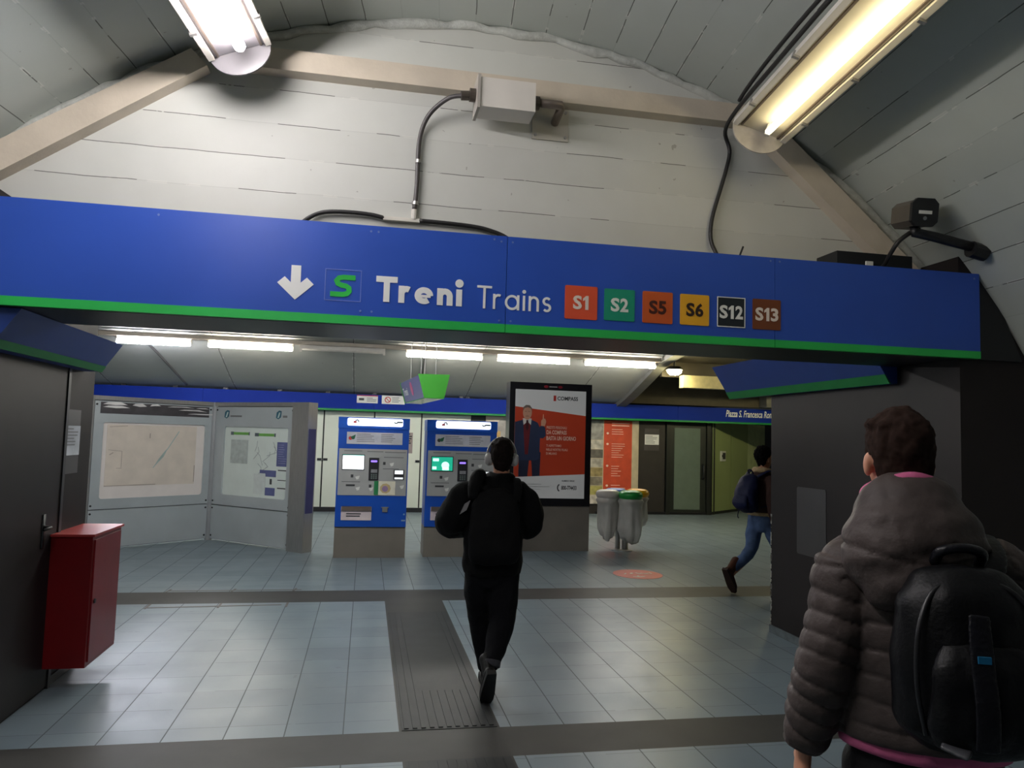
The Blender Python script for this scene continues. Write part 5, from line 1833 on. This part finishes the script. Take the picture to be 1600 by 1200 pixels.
for sg_ in (-1, 1):
    b = B()
    b.limb(K([(ox + sg_ * 0.09, -0.17, 1.395, .030, .010), (sg_ * 0.125, -0.120, 1.445, .030, .010), (sg_ * 0.14, -0.02, 1.480, .030, .010), (sg_ * 0.145, 0.09, 1.43, .030, .010), (sg_ * 0.15, 0.155, 1.32, .028, .010), (sg_ * 0.165, 0.15, 1.20, .018, .006)]), (1, 0, 0), 12, 5, 0.3)
    place(bp, "shoulder_strap", solidify(b, 0.007, 2), M_NYL)
FT = Frame((ox - 0.02, -0.3735, 1.235 - dz), (1, 0, 0))
B().fbox(FT, -0.012, 0.014, -0.008, 0.008, 0.0, 0.006).make("tag", mat("blue tag", (24, 108, 150), 0.4), bp)
b = B()
b.limb(K([(ox - 0.09, -0.345, 1.025, .022, .008), (ox - 0.05, -0.372, 1.015, .024, .008)]), (1, 0, 0), 10, 3)
place(bp, "reflective_tab", solidify(b, 0.004, 2), mat("grey reflective tab", (70, 71, 75), 0.4))

# --- person in black with headphones, mid-stride
H2 = -math.radians(4)
p2 = thing("person", "person all in black walking towards the ticket machines, seen from behind", "person", (0.865, 5.02, 0), H2)
HC2 = (0.045, 0.03, 1.565)
b = B()
head(b, HC2, 0.96)
b.limb([(0, 0, 0.85, .13, .10), (0, 0, 1.1, .13, .10), (0, 0, 1.28, .155, .10), (0.03, 0.01, 1.40, .08, .07)], (1, 0, 0), 20, 4)
A2 = [V((-0.165, 0, 1.335)), V((-0.285, 0.02, 1.125)), V((-0.12, 0.22, 1.11))]
A3 = [V((0.185, 0, 1.335)), V((0.245, 0.01, 1.115)), V((0.12, 0.22, 1.14))]
for arm, sd in ((A2, 1), (A3, -1)):
    b.limb([(*arm[0], .046, .046), (*arm[1], .038, .038), (*arm[2], .025, .024)], (0, 1, 0), 14, 5)
    hand(b, arm[2], (sd * 0.7, 0.6, 0.25), (0, -0.3, 1), (0, 0.2, 1) if False else (sd * -0.2, 0.9, 0.2), 0.95, 0.6)
LK, LAn = (-0.055, 0.12, 0.47), (0.0, 0.21, 0.085)
RK, RAn = (0.070, -0.02, 0.46), (-0.02, -0.175, 0.205)
for sx, kn, an in ((-1, LK, LAn), (1, RK, RAn)):
    b.limb([(sx * 0.085, 0, 0.86, .08, .085), (*kn, .05, .055), (*an, .034, .04)], (1, 0, 0), 16, 6)
place(p2, "body", solidify(b, 0.0065, 3), M_SKIN)
M_H2 = mat("near black hair", (34, 27, 25), 0.85, var=0.3, scale=60, spec=0.1)
face_parts(p2, HC2, M_H2)
hair(p2, HC2, M_H2, nape=-0.075, top=0.022, bulk=0.008)
M_BLK = fabric("black cloth", (9, 9, 11), 0.9)
b = B()
b.limb([(0, 0, 0.92, .165, .12), (0, 0, 0.84, .175, .13), (0, 0, 0.75, .14, .11)], (1, 0, 0), 24, 4)
for sx, kn, an in ((-1, LK, (LAn[0], LAn[1], 0.12)), (1, RK, (RAn[0] + 0.01, RAn[1] + 0.02, 0.245))):
    b.limb([(sx * 0.085, 0, 0.86, .100, .105), (sx * 0.080, kn[1] * .4, 0.68, .102, .10), (*kn, .086, .088), (*an, .060, .068)], (1, 0, 0), 18, 6)
place(p2, "trousers", solidify(b, 0.011, 3, wrinkle(0.006, 14)), fabric("black blue trousers", (9, 9, 15), 0.9))
b = B()
b.limb([(RAn[0] + .008, RAn[1] + .014, 0.232, .066, .072), (RAn[0] + .014, RAn[1] + .028, 0.268, .066, .073)], (1, 0, 0), 18, 3, 0.1)
place(p2, "trouser_cuff", solidify(b, 0.006, 2), fabric("grey lining", (66, 66, 72), 0.85))
shoe(p2, (LAn[0], LAn[1], 0.10), 0.0, "boot", M_SHOEB, M_SOLE, 0.97)
shoe(p2, (RAn[0] - 0.01, RAn[1] - 0.01, 0.205), -0.95, "boot", M_SHOEB, M_SOLE, 1.0, 0.10)
b = B()
b.limb([(0, 0.0, 0.80, .195, .140), (0, 0.0, 0.86, .205, .150), (0, -0.005, 1.0, .200, .155), (0, -0.01, 1.16, .200, .15), (0.01, -0.01, 1.30, .20, .14), (0.02, 0, 1.375, .165, .11), (0.035, 0.01, 1.44, .085, .08)], (1, 0, 0), 28, 5, 0.2)
b.limb([(*(A2[0] + V((0.05, 0, 0.0))), .085, .09), (-0.215, -0.03, 1.28, .105, .11), (-0.262, -0.03, 1.18, .115, .115), (*A2[1], .100, .105), (-0.23, 0.10, 1.10, .085, .09), (*A2[2], .058, .06)], (0, 1, 0), 22, 5, 0.2)
b.limb([(*(A3[0] + V((-0.05, 0, 0.0))), .085, .09), (0.218, 0.0, 1.27, .088, .095), (0.25, 0.0, 1.18, .085, .09), (*A3[1], .075, .09), (0.20, 0.10, 1.11, .075, .08), (*A3[2], .056, .058)], (0, 1, 0), 22, 5, 0.2)
b.tube([(0.04 + 0.075 * math.cos(a), 0.01 + 0.075 * math.sin(a), 1.435) for a in [2 * math.pi * i / 20 for i in range(20)]], 0.028, 10, closed=True)
place(p2, "jacket", solidify(b, 0.0105, 3, wrinkle(0.010, 11)), M_BLK)
# phone held in front
Fp = Frame((0.0, 0.33, 1.17), (1, 0, 0), (0, 0.5, 0.85))
ph_ = thing("phone", "dark phone held in front by the person in black", "phone", (0.865, 5.02, 1.1), H2)
b = B()
b.rrect(Frame((0.0, 0.31, 0.06), (1, 0, 0), (0, 0.5, 0.85)), -0.036, 0.036, -0.02, 0.13, 0.01, -0.006, 0.004)
b.make("case", M_BLACK, ph_)
b = B()
b.fbox(Frame((0.0, 0.31, 0.06), (1, 0, 0), (0, 0.5, 0.85)), -0.032, 0.032, -0.014, 0.124, 0.004, 0.005)
b.make("screen", glow("phone screen", (170, 190, 220), 0.5), ph_)

hp = thing("headphones", "white over-ear headphones on the head of the person in black", "headphones", (0.865, 5.02, 1.5), H2)
x, y, z = HC2[0], HC2[1], HC2[2] - 1.5
for sg_ in (-1, 1):
    b = B()
    b.limb([(x + sg_ * 0.070, y, z - 0.012, .042, .034), (x + sg_ * 0.094, y, z - 0.012, .044, .035), (x + sg_ * 0.108, y, z - 0.012, .034, .026)], (0, 0, 1), 20, 3, 0.3)
    b.make("ear_cup", mat("white headphone shell", (206, 202, 200), 0.3), hp, True)
b = B()
b.tube([(x + 0.098 * math.cos(math.radians(t)), y + 0.005, z + 0.015 + 0.122 * math.sin(math.radians(t))) for t in range(0, 181, 9)], 0.007, 8)
b.make("headband", mat("silver headband", (170, 168, 170), 0.3, metal=0.4), hp, True)
# black bag on the back, top flap over the shoulder
bg = thing("backpack", "slim black backpack hanging from the shoulders of the person in black", "backpack", (0.865, 5.02, 0.85), H2)
b = B()
b.limb([(-0.01, -0.160, 0.05, .155, .045), (-0.01, -0.180, 0.12, .170, .065), (-0.01, -0.18, 0.27, .168, .068), (-0.015, -0.165, 0.42, .15, .055), (-0.03, -0.13, 0.49, .11, .04)], (1, 0, 0), 26, 5, 0.4)
place(bg, "main_compartment", solidify(b, 0.010, 3, wrinkle(0.007, 12)), fabric("black bag cloth", (10, 10, 12), 0.85))
b = B()
b.limb([(-0.155, -0.16, 0.46, .036, .030), (-0.140, -0.13, 0.555, .046, .040), (-0.115, -0.08, 0.605, .046, .040), (-0.095, -0.01, 0.59, .036, .030)], (1, 0, 0), 18, 5, 0.5)
place(bg, "strap_pad", solidify(b, 0.008, 2, wrinkle(0.004, 18)), fabric("black bag cloth", (10, 10, 12)))
b = B()
b.limb([(0.13, -0.155, 0.44, .030, .010), (0.145, -0.12, 0.535, .030, .010), (0.14, -0.01, 0.575, .030, .010), (0.14, 0.12, 0.48, .028, .010), (0.15, 0.15, 0.3, .026, .010)], (1, 0, 0), 12, 5, 0.4)
place(bg, "shoulder_strap", solidify(b, 0.007, 2), fabric("black bag cloth", (10, 10, 12)))
b = B()
b.poly(Frame((-0.205, -0.146, 0.385), (1, -0.1, 0), (0.1, 0.25, 1)), [(-0.03, -0.04), (0.012, -0.01), (0.03, 0.055), (-0.005, 0.03)], 0.0, 0.004)
o = b.make("shoulder_patch", mat("grey reflective patch", (120, 118, 120), 0.4), p2)
o.location = (0, 0, 0.85)

# --- person passing behind the pier, stepping to the side
H3 = -math.radians(72)
p3 = thing("person", "person in a brown jacket and blue jeans stepping behind the charcoal pier", "person", (4.54, 8.05, 0), H3)
HC3 = (0.0, 0.03, 1.545)
b = B()
head(b, HC3, 0.96)
b.limb([(0, 0, 0.85, .13, .10), (0, 0, 1.1, .13, .10), (0, 0, 1.26, .155, .10), (0, 0.0, 1.38, .08, .07)], (1, 0, 0), 20, 4)
A4 = [V((-0.17, 0, 1.315)), V((-0.215, 0.06, 1.06)), V((-0.18, 0.25, 0.93))]
A5 = [V((0.17, 0, 1.315)), V((0.225, -0.08, 1.07)), V((0.22, -0.03, 0.83))]
for arm, sd, dr in ((A4, 1, (0.1, 0.8, -0.5)), (A5, -1, (0, 0.2, -1))):
    b.limb([(*arm[0], .046, .046), (*arm[1], .038, .038), (*arm[2], .025, .024)], (1, 0, 0), 14, 5)
    hand(b, arm[2], dr, (sd, 0, 0.1), (0, 0.6, 0.6), 0.95, 0.5)
K3, AN3 = (-0.085, -0.10, 0.475), (-0.10, -0.37, 0.235)
K4, AN4 = (0.08, 0.20, 0.48), (0.08, 0.34, 0.085)
for sx, kn, an in ((-1, K3, AN3), (1, K4, AN4)):
    b.limb([(sx * 0.085, 0, 0.85, .08, .085), (*kn, .05, .055), (*an, .034, .04)], (1, 0, 0), 16, 6)
place(p3, "body", solidify(b, 0.0065, 3), M_SKIN)
M_H3 = mat("black curly hair", (20, 18, 18), 0.9, var=0.3, scale=60, spec=0.1)
face_parts(p3, HC3, M_H3)
hair(p3, HC3, M_H3, nape=-0.08, top=0.035, bulk=0.022, tex=0.014, freq=45)
M_JEAN = fabric("blue jeans", (84, 106, 146), 0.8, var=0.3)
b = B()
b.limb([(0, 0, 0.93, .155, .12), (0, 0, 0.85, .165, .13), (0, 0, 0.76, .13, .11)], (1, 0, 0), 24, 4)
for sx, kn, an in ((-1, K3, (AN3[0], AN3[1] + .03, 0.29)), (1, K4, (AN4[0], AN4[1], 0.13))):
    b.limb([(sx * 0.085, 0, 0.86, .09, .10), (sx * 0.085, kn[1] * .45, 0.68, .085, .095), (*kn, .066, .074), (*an, .050, .056)], (1, 0, 0), 18, 6)
place(p3, "jeans", solidify(b, 0.010, 3, wrinkle(0.005, 16)), M_JEAN)
M_BOOT = fabric("brown suede boot", (74, 42, 30), 0.8)
shoe(p3, (AN3[0], AN3[1], 0.255), -0.95, "boot", M_BOOT, mat("brown sole", (52, 32, 24), 0.7), 1.12, 0.25, 0.15)
shoe(p3, (AN4[0], AN4[1], 0.10), 0.0, "boot", M_BOOT, mat("brown sole", (52, 32, 24)), 1.0, 0, 0.14)
b = B()
b.limb([(0, 0.0, 0.92, .185, .14), (0, 0.0, 1.0, .19, .145), (0, 0, 1.15, .185, .145), (0, -0.0, 1.28, .19, .135), (0, 0, 1.35, .155, .105), (0, 0.01, 1.41, .08, .075)], (1, 0, 0), 28, 5, 0.2)
for arm in (A4, A5):
    b.limb([(arm[0].x * 0.75, arm[0].y, arm[0].z, .08, .085), (*(arm[0] * .5 + arm[1] * .5), .074, .08), (*arm[1], .066, .072), (*arm[2], .05, .052)], (1, 0, 0), 20, 5, 0.2)
place(p3, "jacket", solidify(b, 0.0105, 3, wrinkle(0.007, 12)), fabric("brown suede jacket", (66, 44, 40), 0.8))
M_FLEECE = mat("cream fleece", (206, 176, 134), 0.9, var=0.15, scale=40, bump=0.6, bscale=80)
b = B()
b.tube([(0.085 * math.cos(a), 0.005 + 0.085 * math.sin(a), 1.405 - 0.012 * math.sin(a)) for a in [2 * math.pi * i / 20 for i in range(20)]], 0.034, 10, closed=True)
place(p3, "fleece_collar", solidify(b, 0.009, 2, wrinkle(0.004, 40)), M_FLEECE)
b = B()
b.limb([(0, 0, 0.895, .186, .142), (0, 0, 0.93, .190, .146)], (1, 0, 0), 26, 3, 0.1)
place(p3, "fleece_hem", solidify(b, 0.009, 2, wrinkle(0.004, 40)), M_FLEECE)
bk = thing("backpack", "navy blue backpack on the person in the brown jacket", "backpack", (4.54, 8.05, 0.95), H3)
M_NAVYB = fabric("navy nylon", (20, 26, 62), 0.6)
b = B()
b.limb([(-0.01, -0.20, 0.02, .13, .075), (-0.01, -0.245, 0.09, .155, .105), (-0.01, -0.245, 0.20, .155, .10), (-0.01, -0.205, 0.33, .135, .07), (-0.01, -0.165, 0.40, .09, .035)], (1, 0, 0), 26, 5, 0.45)
place(bk, "main_compartment", solidify(b, 0.010, 3, wrinkle(0.006, 13)), M_NAVYB)
b = B()
b.limb([(-0.01, -0.315, 0.03, .10, .03), (-0.01, -0.345, 0.09, .115, .04), (-0.01, -0.325, 0.17, .10, .03)], (1, 0, 0), 20, 4, 0.4)
place(bk, "front_pocket", solidify(b, 0.008, 2), M_NAVYB)
B().tube([(-0.04, -0.165, 0.41), (-0.035, -0.19, 0.455), (-0.005, -0.20, 0.465), (0.02, -0.19, 0.455), (0.025, -0.165, 0.41)], 0.008, 8, 4).make("grab_handle", M_NAVYB, bk, True)
for sg_ in (-1, 1):
    b = B()
    b.limb([(sg_ * 0.07, -0.15, 0.39, .028, .010), (sg_ * 0.12, -0.09, 0.435, .028, .010), (sg_ * 0.13, 0.02, 0.455, .028, .010), (sg_ * 0.14, 0.13, 0.36, .026, .010), (sg_ * 0.16, 0.145, 0.22, .022, .008), (sg_ * 0.195, 0.0, 0.10, .014, .006), (sg_ * 0.13, -0.17, 0.04, .014, .006)], (1, 0, 0), 12, 5, 0.4)
    place(bk, "shoulder_strap", solidify(b, 0.007, 2), M_NAVYB)
B().tube([(-0.06, -0.30, 0.02), (-0.07, -0.315, -0.06), (-0.06, -0.31, -0.09)], 0.006, 6, 3).make("strap_end", M_NAVYB, bk, True)

# ------------------------------------------------------------------ hang sub-parts under the part they belong to
SUB = {"sheet": "text_lines heading symbol picture", "instruction_sheet": "instruction_text symbol_red symbol_green", "header_lightbox": "logo_red logo_dark",
       "screen": "screen_picture screen_header", "card_terminal": "terminal_light terminal_display terminal_keypad", "receipt_slot": "slot_light",
       "control_panel": "panel_captions coin_slots pointer_marks", "flyer": "flyer_edge flyer_picture_outer flyer_picture_inner", "ticket_tray": "tray_text tray_flap",
       "poster": "poster_field printed_trousers printed_jacket printed_waistcoat printed_collar printed_tie printed_face printed_hair printed_features printed_hand poster_text brand_text brand_mark phone_text small_print",
       "eye": "iris", "faded_map": "map_river map_lines", "leaflet_backing": "green_heading heading_mark grey_plan plan_lines violet_block folded_plan print_bar block_text",
       "disc": "worn_marks", "plate": "keypad", "torn_header": "torn_paper", "text_field": "text_lines"}


def stem(o):
    return o.name.split(".")[0]


for root in [o for o in bpy.data.objects if o.parent is None and "category" in o]:
    kids = list(root.children)
    by = {}
    for k in kids:
        by.setdefault(stem(k), k)
    for pn, names in SUB.items():
        if pn in by:
            for k in kids:
                if stem(k) in names.split() and k is not by[pn]:
                    k.parent = by[pn]
                    k.matrix_parent_inverse = Matrix.Identity(4)
